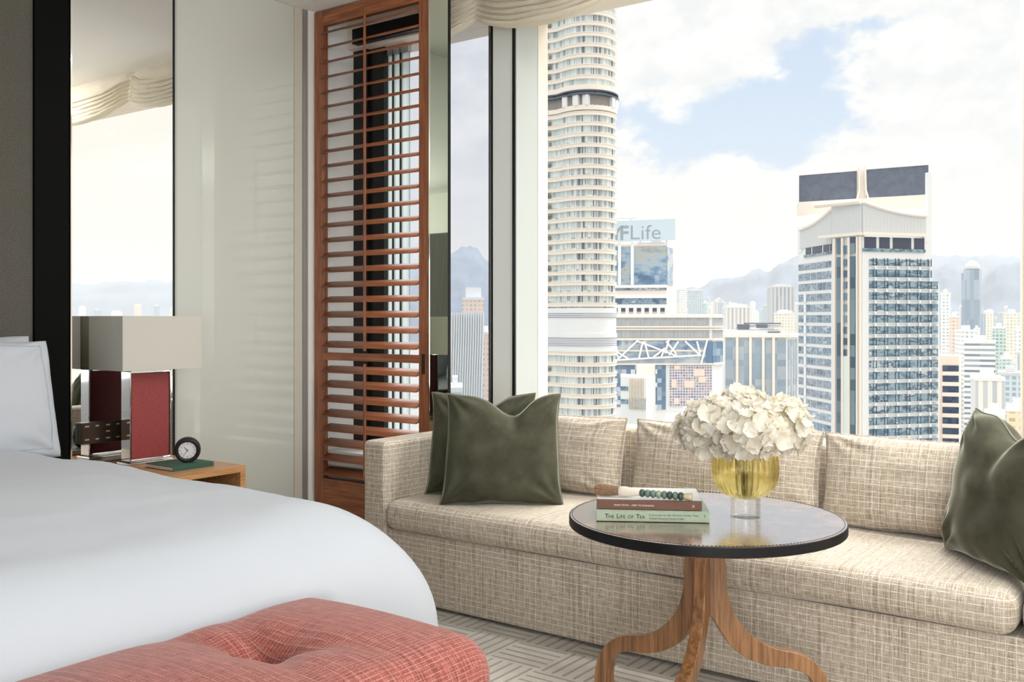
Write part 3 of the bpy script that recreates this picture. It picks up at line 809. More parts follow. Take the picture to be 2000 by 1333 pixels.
# local -y is the dial side
def ring(mb, prof, n=56):      # prof: (radius, y)
    return mb.grid(lambda u, v: (prof[round(v * (len(prof) - 1))][0] * cos(2 * pi * u), prof[round(v * (len(prof) - 1))][1], prof[round(v * (len(prof) - 1))][0] * sin(2 * pi * u)), n, len(prof) - 1, cu=True)
pr_ = [(0.0, 0.030), (0.040, 0.030), (0.052, 0.026), (0.057, 0.016), (0.0575, 0.004), (0.0575, -0.008), (0.055, -0.016), (0.050, -0.0195), (0.044, -0.0185), (0.040, -0.0150), (0.0385, -0.010)]
ckm(ring(MB(), pr_)).build('case', BLK, ck, smooth=True)
dial = ckm(ring(MB(), [(0.0388, -0.0105), (0.0, -0.0105)])).build('dial', mat('dial_white', srgb(236, 236, 240), rough=0.4), ck)
hd = MB()
def bar(mb, ang, r0, r1, w_, y=-0.0118, t=0.0012):
    s_, c_ = sin(ang), cos(ang)
    pts = []
    for yy in (y + t, y):
        for (rr, ww) in ((r0, -w_), (r0, w_), (r1, w_ * 0.7), (r1, -w_ * 0.7)):
            pts.append((rr * s_ + ww * c_, yy, rr * c_ - ww * s_))
    mb.hull8(pts)
bar(hd, radians(-42), -0.005, 0.021, 0.0013); bar(hd, radians(217), -0.006, 0.031, 0.0009)
ckm(hd).build('hands', BLACK, dial)
tk = MB()
for i in range(12): bar(tk, i * pi / 6, 0.0335, 0.0372, 0.0007 if i % 3 else 0.0012, y=-0.0112, t=0.0006)
ckm(tk).build('minute_track', BLACK, dial)
NUMS = []

def text_mesh(name, body, size, m_, parent, M, extrude=0.0002, spacing=1.0, scale_x=1.0, bold=0.0):
    c = bpy.data.curves.new(name, 'FONT'); c.body = body; c.size = size; c.extrude = extrude
    c.space_character = spacing; c.offset = bold; c.align_x = 'LEFT'; c.resolution_u = 3
    tmp = bpy.data.objects.new(name, c); COL.objects.link(tmp)
    bpy.context.view_layer.update()
    me = bpy.data.meshes.new_from_object(tmp.evaluated_get(bpy.context.evaluated_depsgraph_get()))
    bpy.data.objects.remove(tmp)
    me.materials.clear(); me.materials.append(m_)
    o = bpy.data.objects.new(name, me); COL.objects.link(o); o.parent = parent
    me.transform(Matrix.Diagonal((scale_x, 1, 1, 1)))
    o.matrix_local = M
    return o
for i in range(1, 13):
    a = i * pi / 6; x, z = 0.029 * sin(a), 0.029 * cos(a)
    wd = 0.0022 if i < 10 else 0.0045
    text_mesh('numeral', str(i), 0.0085, BLACK, dial, Mt @ Matrix.Translation((x - wd, -0.0108, z - 0.0029)) @ Matrix.Rotation(pi / 2, 4, 'X'))

# ------------------------------------------------------------------ round table
TC = (-1.208, 2.598); TZ = 0.63; TR_ = 0.392
rt = empty('round_table', (TC[0], TC[1], 0), label='round pedestal table with a dark leather top and three curved wooden legs', cat='table')
def leather_top():
    m_ = bpy.data.materials.new('table_leather'); m_.use_nodes = True; t = m_.node_tree
    P = t.nodes['Principled BSDF']; k = NT(t)
    tc = k.n('ShaderNodeTexCoord').outputs['Object']
    n_a = k.noise(tc, 14, 5, 0.65); n_b = k.noise(tc, 190, 2, 0.5)
    k.put(P.inputs['Base Color'], k.mix(k.smooth(n_a, 0.35, 0.65), srgb(84, 62, 48), srgb(128, 98, 76)))
    k.put(P.inputs['Roughness'], k.m('ADD', 0.20, k.m('MULTIPLY', k.smooth(n_a, 0.3, 0.7), 0.10)))
    P.inputs['Specular IOR Level'].default_value = 1.0; P.inputs['IOR'].default_value = 1.7
    P.inputs['Coat Weight'].default_value = 1.0; P.inputs['Coat Roughness'].default_value = 0.13; P.inputs['Coat IOR'].default_value = 2.3
    b = k.n('ShaderNodeBump'); b.inputs['Strength'].default_value = 0.12; b.inputs['Distance'].default_value = 0.002
    k.put(b.inputs['Height'], k.m('ADD', n_a, k.m('MULTIPLY', n_b, 0.4))); t.links.new(b.outputs[0], P.inputs['Normal'])
    return m_
MB().lathe([(0, TZ), (TR_ - 0.006, TZ), (TR_ - 0.003, TZ - 0.0006)], 128).build('tabletop', leather_top(), rt, smooth=False)
MB().lathe([(TR_ - 0.0031, TZ - 0.0006), (TR_ - 0.0006, TZ - 0.002), (TR_, TZ - 0.004), (TR_, TZ - 0.026), (TR_ - 0.002, TZ - 0.028), (0, TZ - 0.028)], 128).build('edge_band', mat('dark_edge_leather', srgb(14, 14, 16), rough=0.45, spec=0.3), rt, smooth=False)
MB().lathe([(TR_ - 0.012, TZ - 0.0285), (TR_ - 0.02, TZ - 0.034), (TR_ - 0.09, TZ - 0.048), (0, TZ - 0.05)], 96).build('underside', TEAK, rt, smooth=True)
st = MB(); ns_ = 230
for i in range(ns_):
    a = 2 * pi * i / ns_; r = TR_ - 0.009
    da = 0.62 * pi / ns_; 
    p0 = (r * cos(a - da), r * sin(a - da), TZ + 0.0005); p1 = (r * cos(a + da), r * sin(a + da), TZ + 0.0005)
    st.tube([p0, p1], 0.0008, 4)
st.build('stitching', mat('dark_thread', srgb(40, 34, 30), rough=0.7), rt)
outer = [(.050, .585), (.052, .53), (.058, .489), (.063, .413), (.078, .359), (.105, .315), (.150, .272), (.204, .245), (.264, .231), (.302, .215), (.338, .183), (.362, .145), (.372, .10), (.376, .05), (.380, .0)]
inner = [(-.004, .585), (-.004, .53), (-.004, .489), (-.003, .413), (.000, .359), (.022, .332), (.054, .279), (.085, .243), (.134, .212), (.188, .194), (.244, .188), (.288, .172), (.313, .145), (.322, .09), (.318, .065), (.328, .045), (.334, .0)]
def resample(pl, n):
    ds = [0]
    for a, b in zip(pl, pl[1:]): ds.append(ds[-1] + hypot(a[0] - b[0], a[1] - b[1]))
    def cr(i, t):
        p = [pl[max(0, min(len(pl) - 1, i + j))] for j in (-1, 0, 1, 2)]
        return tuple(0.5 * ((2 * p[1][k]) + (-p[0][k] + p[2][k]) * t + (2 * p[0][k] - 5 * p[1][k] + 4 * p[2][k] - p[3][k]) * t * t + (-p[0][k] + 3 * p[1][k] - 3 * p[2][k] + p[3][k]) * t ** 3) for k in (0, 1))
    out = []
    for q in range(n + 1):
        d = ds[-1] * q / n; i = 0
        while i < len(ds) - 2 and ds[i + 1] < d: i += 1
        out.append(cr(i, (d - ds[i]) / (ds[i + 1] - ds[i])))
    return out
O_, I_ = resample(outer, 46), resample(inner, 46)
camang = atan2(RT[1], RT[0])
for ph in (4, 141, 244):
    an = camang + radians(ph); c_, s_ = cos(an), sin(an); th = 0.017
    mb = MB()
    def P3(r, y, z): return (r * c_ - y * s_, r * s_ + y * c_, z)
    b = 0
    for (o_, i_) in zip(O_, I_):
        mb.v += [P3(o_[0], -th, o_[1]), P3(o_[0], th, o_[1]), P3(i_[0], th, i_[1]), P3(i_[0], -th, i_[1])]
    for j in range(46):
        a, c = 4 * j, 4 * (j + 1)
        for q in range(4): mb.quad_ids((a + q, a + (q + 1) % 4, c + (q + 1) % 4, c + q)[::-1])
    mb.quad_ids((3, 2, 1, 0)[::-1]); e = 4 * 46; mb.quad_ids((e + 3, e + 2, e + 1, e))
    o = mb.build('leg', TEAK, rt, bevel=0.0025)

# ------------------------------------------------------------------ books on the table
SP = Vector((0.8566, 0.516, 0)); ang_b = atan2(0.162, 0.269)
def on_table(x, y, z, label, cat, name, rz): return empty(name, (x, y, z), rz, label, cat)
# spine ends measured on the table
c_l, c_r = Vector((-1.4187, 2.3426, 0)), Vector((-1.150, 2.504, 0))
midp = (c_l + c_r) / 2; nrm = Vector((-sin(ang_b), cos(ang_b), 0))
D1, D2 = 0.235, 0.215
cb = midp + nrm * (D1 / 2)
b1 = on_table(cb.x, cb.y, TZ + 0.0015, 'sage green hardback titled The Life of Tea, lower book on the round table', 'book', 'book', ang_b)
SAGE = mat('sage_cover', srgb(164, 178, 156), rough=0.45, noise_amt=0.04, noise_scale=80)
b1c = book(b1, 0.313, D1, 0.031, SAGE)
TXT = mat('black_ink', srgb(36, 38, 34), rough=0.6)
RX = Matrix.Rotation(pi / 2, 4, 'X')
def spine_text(par, body, size, x, z, m_, d_, **kw):
    return text_mesh('lettering', body, size, m_, par, Matrix.Translation((x, -d_ / 2 - 0.0003, z)) @ RX, extrude=0.00015, **kw)
xx = -0.133
for wd_, caps in (('T', 'HE'), ('L', 'IFE'), ('', 'OF'), ('T', 'EA')):
    if wd_:
        spine_text(b1c, wd_, 0.0175, xx, 0.0085, TXT, D1, bold=0.0002); xx += 0.0098 if wd_ == 'T' else 0.0088
    o = spine_text(b1c, caps, 0.0128, xx, 0.0085, TXT, D1, spacing=1.05, bold=0.0001)
    xx += max(v.co.x for v in o.data.vertices) + 0.0065
spine_text(b1c, "A Journey to the World\u2019s Finest Teas", 0.0082, -0.010, 0.0165, TXT, D1, spacing=1.08)
spine_text(b1c, "Michael Freeman & Timothy d\u2019Offay", 0.0066, -0.010, 0.0072, TXT, D1, spacing=1.0)
o = text_mesh('lettering', 'MB', 0.006, TXT, b1c, Matrix.Translation((0.141, -D1 / 2 - 0.0003, 0.0225)) @ RX @ Matrix.Rotation(-pi / 2, 4, 'Z'), extrude=0.00015)
c2 = midp + SP * (-0.0075) + nrm * (D2 / 2 + 0.006)
b2 = on_table(c2.x, c2.y, TZ + 0.034, 'chocolate brown hardback with a white cover lying on the sage green book', 'book', 'book', ang_b + radians(-1.2))
BRN = mat('brown_spine', srgb(104, 70, 54), rough=0.5, noise_amt=0.06, noise_scale=50)
COVW = mat('white_cover', srgb(226, 226, 222), rough=0.3)
T2 = 0.0245; W2 = 0.291
b2s = MB().box(-W2 / 2, W2 / 2, -D2 / 2, -D2 / 2 + 0.003, 0, T2).box(-W2 / 2, W2 / 2, -D2 / 2 + 0.003, -D2 / 2 + 0.016, T2 - 0.0024, T2 + 0.0002).build('spine', BRN, b2, bevel=0.0008)
MB().box(-W2 / 2, W2 / 2, -D2 / 2 + 0.016, D2 / 2, T2 - 0.0026, T2).box(-W2 / 2, W2 / 2, -D2 / 2 + 0.003, D2 / 2, 0, 0.0026).build('cover', COVW, b2, bevel=0.0006)
MB().box(-W2 / 2 + 0.004, W2 / 2 - 0.004, -D2 / 2 + 0.0035, D2 / 2 - 0.004, 0.0026, T2 - 0.0026).build('pages', PAPER, b2)
WINK = mat('white_ink', srgb(226, 212, 196), rough=0.6)
text_mesh('lettering', 'SMART STAYS \u2014 MEET TO SHANGHAI', 0.0068, WINK, b2s, Matrix.Translation((-0.098, -D2 / 2 - 0.0003, 0.009)) @ RX, extrude=0.00015, spacing=0.95)
text_mesh('lettering', 'X', 0.011, WINK, b2s, Matrix.Translation((0.118, -D2 / 2 - 0.0003, 0.008)) @ RX, extrude=0.00015)

# calligraphy brush
BZ = TZ + 0.034 + T2
def at_px(x, y, z):
    u, v = (x - 1000) / F_PX, (HZ - y) / F_PX
    t = (z - CAM_H) / v
    return Vector(((FW[0] + u * RT[0]) * t, (FW[1] + u * RT[1]) * t, z))
pA, pB = at_px(1161, 956, BZ + 0.018), at_px(1352, 972, BZ + 0.0115)
br = empty('calligraphy_brush', (pA + pB) / 2, 0, 'large calligraphy brush with brown bristles and a handle of green stone beads', 'brush')
br.location.z = BZ + 0.001
dvec = pB - pA; Lb = dvec.length
Mb = Matrix.Translation(Vector((0, 0, 0.014))) @ dvec.to_track_quat('X', 'Z').to_matrix().to_4x4()
def blathe(prof, n=28, jag=None):
    mb = MB()
    def fn(u, v):
        k = v * (len(prof) - 1); i = min(int(k), len(prof) - 2); t = k - i
        x = prof[i][0] * (1 - t) + prof[i + 1][0] * t; r = prof[i][1] * (1 - t) + prof[i + 1][1] * t
        if jag: r *= 1 + jag * sin(u * 2 * pi * 13 + v * 3)
        return (x, r * cos(2 * pi * u), r * sin(2 * pi * u))
    mb.grid(fn, n, (len(prof) - 1) * 2, cu=True, flip=True)
    return mb.xf(Mb)
h = Lb / 2
HAIR = mat('bristle_hair', srgb(126, 98, 74), rough=0.8, noise_amt=0.5, noise_scale=300, sheen=0.5)
FERR = mat('pale_ferrule', srgb(214, 203, 190), rough=0.45)
blathe([(-h, 0.0), (-h + 0.001, 0.008), (-h + 0.006, 0.0125), (-h + 0.02, 0.0165), (-h + 0.045, 0.0155), (-h + 0.074, 0.012)], 40, 0.06).build('bristles', HAIR, br, smooth=True)
tip = MB()
for i in range(90):
    a = random.Random(i).uniform(0, 2 * pi); r0 = random.Random(i + 500).uniform(0.004, 0.0155)
    tip.tube([(-h + 0.03, r0 * cos(a), r0 * sin(a)), (-h + 0.01, r0 * 1.04 * cos(a), r0 * 1.04 * sin(a)), (-h - random.Random(i + 99).uniform(-0.003, 0.004), r0 * 0.95 * cos(a), r0 * 0.95 * sin(a))], [0.0008, 0.0006, 0.0002], 4)
tag(tip.xf(Mb).build('hair_tips', mat('hair_tip', srgb(176, 142, 106), rough=0.8), br), kind='stuff')
blathe([(-h + 0.072, 0.0118), (-h + 0.076, 0.0142), (-h + 0.090, 0.0150), (-h + 0.110, 0.0125), (-h + 0.132, 0.0088), (-h + 0.134, 0.0)]).build('ferrule', FERR, br, smooth=True)
nb = 8; x0_ = -h + 0.132; pitch = (2 * h - 0.024 - 0.132) / nb
G1 = [mat('bead_stone_dark', srgb(66, 84, 76), rough=0.4, noise_amt=0.3, noise_scale=120), mat('bead_stone_mid', srgb(104, 124, 110), rough=0.4, noise_amt=0.3, noise_scale=120), mat('bead_stone_light', srgb(148, 162, 138), rough=0.4, noise_amt=0.2, noise_scale=120)]
for i in range(nb):
    x = x0_ + (i + 0.5) * pitch
    blathe([(x - pitch / 2, 0.004), (x - pitch * 0.42, 0.0085), (x - pitch * 0.18, 0.0113), (x + pitch * 0.18, 0.0113), (x + pitch * 0.42, 0.0085), (x + pitch / 2, 0.004)]).build('bead', G1[(0, 1, 1, 2, 1, 0, 1, 0)[i]], br, smooth=True)
blathe([(h - 0.024, 0.0), (h - 0.024, 0.0085), (h - 0.014, 0.0100), (h - 0.002, 0.0112), (h, 0.0105), (h, 0.0)]).build('end_cap', mat('horn_cap', srgb(206, 190, 158), rough=0.3, noise_amt=0.15, noise_scale=60), br, smooth=True)

# ------------------------------------------------------------------ vase and hydrangeas
VX, VY = -1.105, 2.645
va = empty('vase', (VX, VY, TZ), 0, 'ribbed amber glass vase with a clear thick foot on the round table', 'vase')
def glass(name, c, rough=0.0, ior=1.45):
    m_ = bpy.data.materials.new(name); m_.use_nodes = True; t = m_.node_tree; t.nodes.clear(); k = NT(t)
    g = k.n('ShaderNodeBsdfGlass'); g.inputs['Color'].default_value = c; g.inputs['Roughness'].default_value = rough; g.inputs['IOR'].default_value = ior
    tr = k.n('ShaderNodeBsdfTransparent'); tr.inputs[0].default_value = c
    mx = k.n('ShaderNodeMixShader'); mx.inputs[0].default_value = 0.45
    t.links.new(g.outputs[0], mx.inputs[1]); t.links.new(tr.outputs[0], mx.inputs[2])
    o_ = k.n('ShaderNodeOutputMaterial'); t.links.new(mx.outputs[0], o_.inputs[0]); return m_
AMB = glass('amber_glass', (1.0, 0.955, 0.74, 1)); CLR = glass('clear_glass', (0.97, 0.98, 0.98, 1))
op = [(0.0, 0.058), (0.040, 0.058), (0.058, 0.066), (0.074, 0.080), (0.085, 0.098), (0.091, 0.122), (0.0915, 0.150), (0.088, 0.180), (0.081, 0.208), (0.078, 0.214)]
ip = [(0.075, 0.212), (0.078, 0.206), (0.084, 0.180), (0.0872, 0.150), (0.0865, 0.122), (0.080, 0.100), (0.069, 0.084), (0.052, 0.071), (0.030, 0.065), (0.0, 0.064)]
OP = resample(op, 30); IP = resample(ip, 30)
NR = 34
rib = lambda a, z: 1 + 0.032 * abs(sin(a * NR / 2)) * (1 if z > 0.06 else 0)
mb = MB(); mb.lathe(OP, NR * 8, rib=rib); mb.lathe(IP, NR * 4)
mb.build('bowl', AMB, va, smooth=True)
MB().lathe([(0, 0.0), (0.040, 0.0), (0.0425, 0.003), (0.0425, 0.050), (0.040, 0.0575), (0.0, 0.0575)], 64).build('foot', CLR, va, smooth=False, bevel=0.001)
WAT = glass('water', (0.99, 0.99, 0.97, 1), ior=1.33)
MB().lathe([(0.0, 0.0655), (0.029, 0.0665), (0.051, 0.0725), (0.068, 0.0855), (0.079, 0.101), (0.0852, 0.122), (0.0852, 0.128), (0.0, 0.128)], 64).build('water', WAT, va, smooth=True)

def petal_mat():
    m_ = bpy.data.materials.new('petal'); m_.use_nodes = True; t = m_.node_tree; k = NT(t)
    P = t.nodes['Principled BSDF']; P.inputs['Roughness'].default_value = 0.7; P.inputs['Specular IOR Level'].default_value = 0.2
    tc = k.n('ShaderNodeTexCoord').outputs['Object']
    k.put(P.inputs['Base Color'], k.mix(k.smooth(k.noise(tc, 30, 3, 0.6), 0.35, 0.65), srgb(228, 222, 206), srgb(238, 235, 227)))
    tl = k.n('ShaderNodeBsdfTranslucent'); tl.inputs[0].default_value = srgb(236, 229, 212)
    mx = k.n('ShaderNodeMixShader'); mx.inputs[0].default_value = 0.35
    out = t.nodes['Material Output']
    t.links.new(P.outputs[0], mx.inputs[1]); t.links.new(tl.outputs[0], mx.inputs[2]); t.links.new(mx.outputs[0], out.inputs[0])
    return m_
PET = petal_mat(); STEM = mat('flower_stem', srgb(86, 98, 58), rough=0.6)
def bloom(cx_, cy_, cz_, R, seed, label):
    rnd = random.Random(seed)
    o = empty('hydrangea', (cx_, cy_, cz_), 0, label, 'flower', 'white hydrangea heads in the amber vase')
    mb = MB(); N_ = int(78 * (R / 0.085) ** 2)
    for i in range(N_):
        zf = 1 - 2 * (i + 0.5) / N_; a = i * 2.39996 + rnd.uniform(-0.2, 0.2)
        rr = sqrt(max(0, 1 - zf * zf)); d = Vector((rr * cos(a), rr * sin(a), zf))
        if zf < -0.75: continue
        c = d * R * rnd.uniform(0.80, 1.0); c.z *= 0.92
        nrm_ = (d + Vector((rnd.uniform(-.35, .35), rnd.uniform(-.35, .35), rnd.uniform(-.3, .3)))).normalized()
        q = nrm_.to_track_quat('Z', 'Y').to_matrix(); sp_ = rnd.uniform(0, pi)
        size = rnd.uniform(0.021, 0.032)
        for kx in range(4):
            th = sp_ + kx * pi / 2 + rnd.uniform(-0.15, 0.15); L_ = size * rnd.uniform(0.85, 1.1); Wp = L_ * rnd.uniform(0.75, 0.98)
            cup = rnd.uniform(-0.25, 0.55); tw = rnd.uniform(-0.4, 0.4); ru = rnd.uniform(0, 6)
            def pf(u, v):
                l = v; wv_ = (u - 0.5) * 2
                width = Wp * (0.22 + 1.0 * sin(pi * min(1, l * 0.62 + 0.12)) ** 1.2) * (1 - 0.55 * max(0, l - 0.8) / 0.2) * 0.62
                x = L_ * l; y = wv_ * width
                z = L_ * (cup * l * l + 0.22 * wv_ * wv_ * l + 0.11 * sin(ru + 5 * wv_ + 5 * l) * l + tw * wv_ * l * 0.3)
                X = x * cos(th) - y * sin(th); Y = x * sin(th) + y * cos(th)
                return c + q @ Vector((X, Y, z))
            mb.grid(pf, 4, 4)
    pt_ = mb.build('petals', PET, o, smooth=True)
    core = MB().ball((0, 0, 0), R * 0.74, R * 0.74, R * 0.68, 20, 14).build('flower_core', mat('flower_core', srgb(206, 198, 176), rough=0.9), o, smooth=True)
    sx, sy = (VX - cx_) * 0.9, (VY - cy_) * 0.9
    MB().tube([(0, 0, -R * 0.5), (sx * 0.75, sy * 0.75, TZ + 0.19 - cz_), (sx * 0.9, sy * 0.9, TZ + 0.13 - cz_), (sx * 1.1 , sy * 1.1, TZ + 0.085 - cz_)], [0.005, 0.005, 0.0045, 0.004], 8).build('stem', STEM, o, smooth=True)
def at_px_t(x, y, t):
    u, v = (x - 1000) / F_PX, (HZ - y) / F_PX
    return Vector(((FW[0] + u * RT[0]) * t, (FW[1] + u * RT[1]) * t, CAM_H + v * t))
for (x, y, t, R, sd, lab) in ((1390, 838, 2.74, 0.094, 1, 'white hydrangea head on the left side of the amber vase'),
                              (1462, 846, 2.66, 0.086, 2, 'white hydrangea head hanging over the front rim of the amber vase'),
                              (1522, 836, 2.80, 0.090, 3, 'white hydrangea head on the right side of the amber vase'),
                              (1452, 806, 2.90, 0.078, 4, 'white hydrangea head at the top back of the bunch')):
    c = at_px_t(x, y, t); bloom(c.x, c.y, c.z, R, sd, lab)
# ------------------------------------------------------------------ the city outside
GZ = -150.0
def cp(x, D):
    u = (x - 1000) / F_PX
    return ((FW[0] + u * RT[0]) * D, (FW[1] + u * RT[1]) * D)
def cz(y, D): return CAM_H + (HZ - y) * D / F_PX
class Fac:
    """a facade between two plan points, its outside towards the viewer"""
    def __init__(s, p, q):
        s.p, s.q = p, q; L = hypot(q[0] - p[0], q[1] - p[1]); s.L = L
        s.d = ((q[0] - p[0]) / L, (q[1] - p[1]) / L); n_ = (s.d[1], -s.d[0])
        if n_[0] * p[0] + n_[1] * p[1] > 0: n_ = (-n_[0], -n_[1])
        s.n = n_
    def at(s, a, o, z): return (s.p[0] + s.d[0] * a + s.n[0] * o, s.p[1] + s.d[1] * a + s.n[1] * o, z)
    def box(s, mb, a0, a1, z0, z1, o0, o1):
        ring = [(a0, o1), (a1, o1), (a1, o0), (a0, o0)]
        b = len(mb.v)
        mb.hull8([s.at(a, o, z0) for a, o in ring] + [s.at(a, o, z1) for a, o in ring])
        k = len(mb.f) - 6
        for i, (fa, fb) in enumerate(((0, 1), (1, 2), (2, 3), (3, 0))):
            (aa, oa), (ab, ob) = ring[fa], ring[fb]
            ua, ub = (aa, ab) if i in (0, 2) else (oa, ob)
            mb.uv[k + 2 + i] = [(ua, z0), (ub, z0), (ub, z1), (ua, z1)]
def bpart(name, mb, m_, par): 
    return mb.xf(Matrix.Translation(-Vector(par.location))).build(name, m_, par)
def building(name, x, D, label, group=None, cat='building'):
    p = cp(x, D); return empty(name, (p[0], p[1], GZ), 0, label, cat, group)
def ground_uv(mb): return mb

def grid_mat(name, wall, wins, cu, cv, fu=0.6, fv=0.5, rough=0.7, vertical=False):
    m_ = bpy.data.materials.new(name); m_.use_nodes = True; t = m_.node_tree
    P = t.nodes['Principled BSDF']; k = NT(t)
    uvn = k.n('ShaderNodeUVMap'); uvn.uv_map = 'UVMap'
    u, v, _ = k.sep(uvn.outputs[0])
    uu, vv = k.m('DIVIDE', u, cu), k.m('DIVIDE', v, cv)
    iu = k.m('LESS_THAN', k.m('ABSOLUTE', k.m('SUBTRACT', k.m('FRACT', uu), 0.5)), fu / 2)
    iv = k.m('LESS_THAN', k.m('ABSOLUTE', k.m('SUBTRACT', k.m('FRACT', vv), 0.5)), fv / 2)
    inside = iu if vertical else k.m('MULTIPLY', iu, iv)
    nz = k.sep(k.n('ShaderNodeNewGeometry').outputs['Normal'])[2]
    inside = k.m('MULTIPLY', inside, k.m('LESS_THAN', k.m('ABSOLUTE', nz), 0.5))
    c = k.white(k.xyz(k.m('FLOOR', uu), k.m('FLOOR', vv)))
    n_ = len(wins)
    k.put(P.inputs['Base Color'], k.mix(inside, wall, k.ramp(c, [((i + 0.5) / n_, q) for i, q in enumerate(wins)])))
    P.inputs['Roughness'].default_value = rough
    return m_
S = srgb
CW = mat('tower_cream', S(238, 229, 219), rough=0.7)
CWH = mat('tower_white', S(229, 232, 234), rough=0.7)
CGR = mat('tower_grey', S(206, 209, 212), rough=0.6)
CPE = mat('tower_peach', S(240, 220, 208), rough=0.7)
CDK = mat('tower_dark', S(84, 92, 108), rough=0.5)
GBL = cell_glass('blue_curtain_glass', [S(76, 98, 124), S(112, 134, 156), S(146, 164, 180), S(96, 118, 140), S(184, 196, 206)], 1.3, 1.2, wave=0.15)
GTE = cell_glass('teal_curtain_glass', [S(72, 102, 124), S(112, 140, 158), S(152, 174, 186), S(58, 86, 110), S(190, 202, 208)], 1.4, 3.0, wave=0.13, seed=3)
GPA = cell_glass('pale_apartment_glass', [S(206, 222, 222), S(222, 232, 230), S(188, 204, 208), S(214, 226, 226), S(148, 158, 168), S(226, 234, 234)], 0.9, 3.28, seed=5)
GDK = cell_glass('dark_blue_glass', [S(52, 66, 90), S(74, 90, 116), S(60, 74, 100)], 1.2, 1.5, seed=8)
LOUV = grid_mat('louvre_grille', S(214, 216, 220), [S(150, 156, 168), S(164, 168, 178)], 50, 0.55, 1.1, 0.5)

structure('ground', MB().box(-9000, 12000, 120, 14000, GZ - 5, GZ), mat('city_ground', S(164, 162, 156), rough=0.95, noise_amt=0.12, noise_scale=0.02))

# --- tall curved residential tower, centre
D1_ = 300.0; s1 = D1_ / F_PX
t1 = building('residential_tower', 1140, D1_, 'very tall curved white residential tower with stacked balcony bands, left of centre in the window')
cx1, cy1 = cp(1146, D1_ + 9); camA = atan2(RT[1], RT[0])
def ell(a, rx, ry, ox=0.0, oy=0.0):
    lx, ly = rx * cos(a) + ox, ry * sin(a) + oy
    return (cx1 + lx * RT[0] + ly * FW[0], cy1 + lx * RT[1] + ly * FW[1])
RX1, RY1 = 55 * s1, 9.0
def outline1(grow=0.0, n=40, left=True):
    """convex bow front (right) flowing into a shallower wing (left), closed at the back; counter-clockwise from above"""
    pts = []
    for i in range(n + 1):
        a = pi + pi * 0.16 + (pi - pi * 0.16) * i / n
        pts.append(ell(a, RX1 + grow, RY1 + grow))
    wing = [ell(0, 0, 0, RX1 + grow, 9), ell(0, 0, 0, -95 * s1 - grow * 0.0, 10), ell(0, 0, 0, -97 * s1, 1.0 - grow), ell(0, 0, 0, -78 * s1, -0.6 - grow), ell(0, 0, 0, -62 * s1, -2.0 - grow)]
    return pts + wing
base_poly = outline1()
mb = MB(); mb.prism(base_poly, GZ, cz(-420, D1_), cap=False)
# uv along the outline
per = [0]
for a, b in zip(base_poly, base_poly[1:] + base_poly[:1]): per.append(per[-1] + hypot(a[0] - b[0], a[1] - b[1]))
z0_, z1_ = GZ, cz(-420, D1_)
for i in range(len(base_poly)): mb.uv[i] = [(per[i], z0_), (per[i + 1], z0_), (per[i + 1], z1_), (per[i], z1_)]
bpart('glass_facade', mb, GPA, t1)
FH = 20.8 * s1
ya = []           # floor lines (picture rows) : above the open refuge floor, middle stack, lower stack
y = 150.0
while y > -400: ya.append(y); y -= 20.8
ymid = [221 + 20.8 * i for i in range(19)]
ylow = [692 + 20.8 * i for i in range(24)]
band_poly = outline1(0.75, 36)
bandmb = MB().prism(band_poly, 0, 1.15)
bp_ = outline1(0.9, 36)
bandmb.prism(bp_, 1.0, 1.22)
first = None
def put_band(yy, src):
    z = cz(yy, D1_) - 0.6
    if src is None:
        o = bandmb.xf(Matrix.Translation((-t1.location.x, -t1.location.y, 0))).build('balcony_band', CW, t1)
    else:
        o = src.copy(); COL.objects.link(o); o.parent = t1
    o.location = (0, 0, z - GZ); return o
for yy in ya + ymid + ylow:
    o = put_band(yy, first); first = first or o
# window frames with scattered open dark panes per storey: four patterns reused
def pane_set(seed):
    rnd = random.Random(seed); mb = MB(); n = 40
    for i in range(n):
        a0 = pi * 1.16 + pi * 0.84 * i / n; a1 = pi * 1.16 + pi * 0.84 * (i + 1) / n
        if i % 3 == 0:
            c = ell(a0, RX1 + 0.12, RY1 + 0.12); mb.cur = 0
            mb.box(c[0] - 0.11, c[0] + 0.11, c[1] - 0.11, c[1] + 0.11, 0, 2.2)
        if (9 < i < 15 or 17 < i < 23 or 28 < i < 33) and rnd.random() < 0.62:
            mb.cur = 1 if rnd.random() < 0.45 else 2
            p = ell(a0, RX1 + 0.10, RY1 + 0.10); q = ell(a1 - 0.012, RX1 + 0.10, RY1 + 0.10)
            p2 = ell(a0, RX1 + 0.03, RY1 + 0.03); q2 = ell(a1 - 0.012, RX1 + 0.03, RY1 + 0.03)
            mb.hull8([(p[0], p[1], 0.15), (q[0], q[1], 0.15), (q2[0], q2[1], 0.15), (p2[0], p2[1], 0.15), (p[0], p[1], 2.1), (q[0], q[1], 2.1), (q2[0], q2[1], 2.1), (p2[0], p2[1], 2.1)])
    # small windows and air vents on the left wing
    for lx in (-92, -86, -80, -74, -68):
        mb.cur = 3
        a, b = ell(0, 0, 0, (lx - 1.6) * s1, -1.3), ell(0, 0, 0, (lx + 1.6) * s1, -1.6)
        c, d = ell(0, 0, 0, (lx + 1.6) * s1, 1), ell(0, 0, 0, (lx - 1.6) * s1, 1)
        if rnd.random() < 0.8: mb.hull8([(p_[0], p_[1], z) for z in (0.4, 1.5) for p_ in (a, b, c, d)])
    mb.cur = 0
    return mb.xf(Matrix.Translation((-t1.location.x, -t1.location.y, 0)))
PD, PM_, PB = mat('open_window', S(106, 114, 130), rough=0.4), mat('curtained_window', S(168, 176, 186), rough=0.5), mat('vent_brown', S(130, 118, 112), rough=0.8)
sets = []
rnd = random.Random(4)
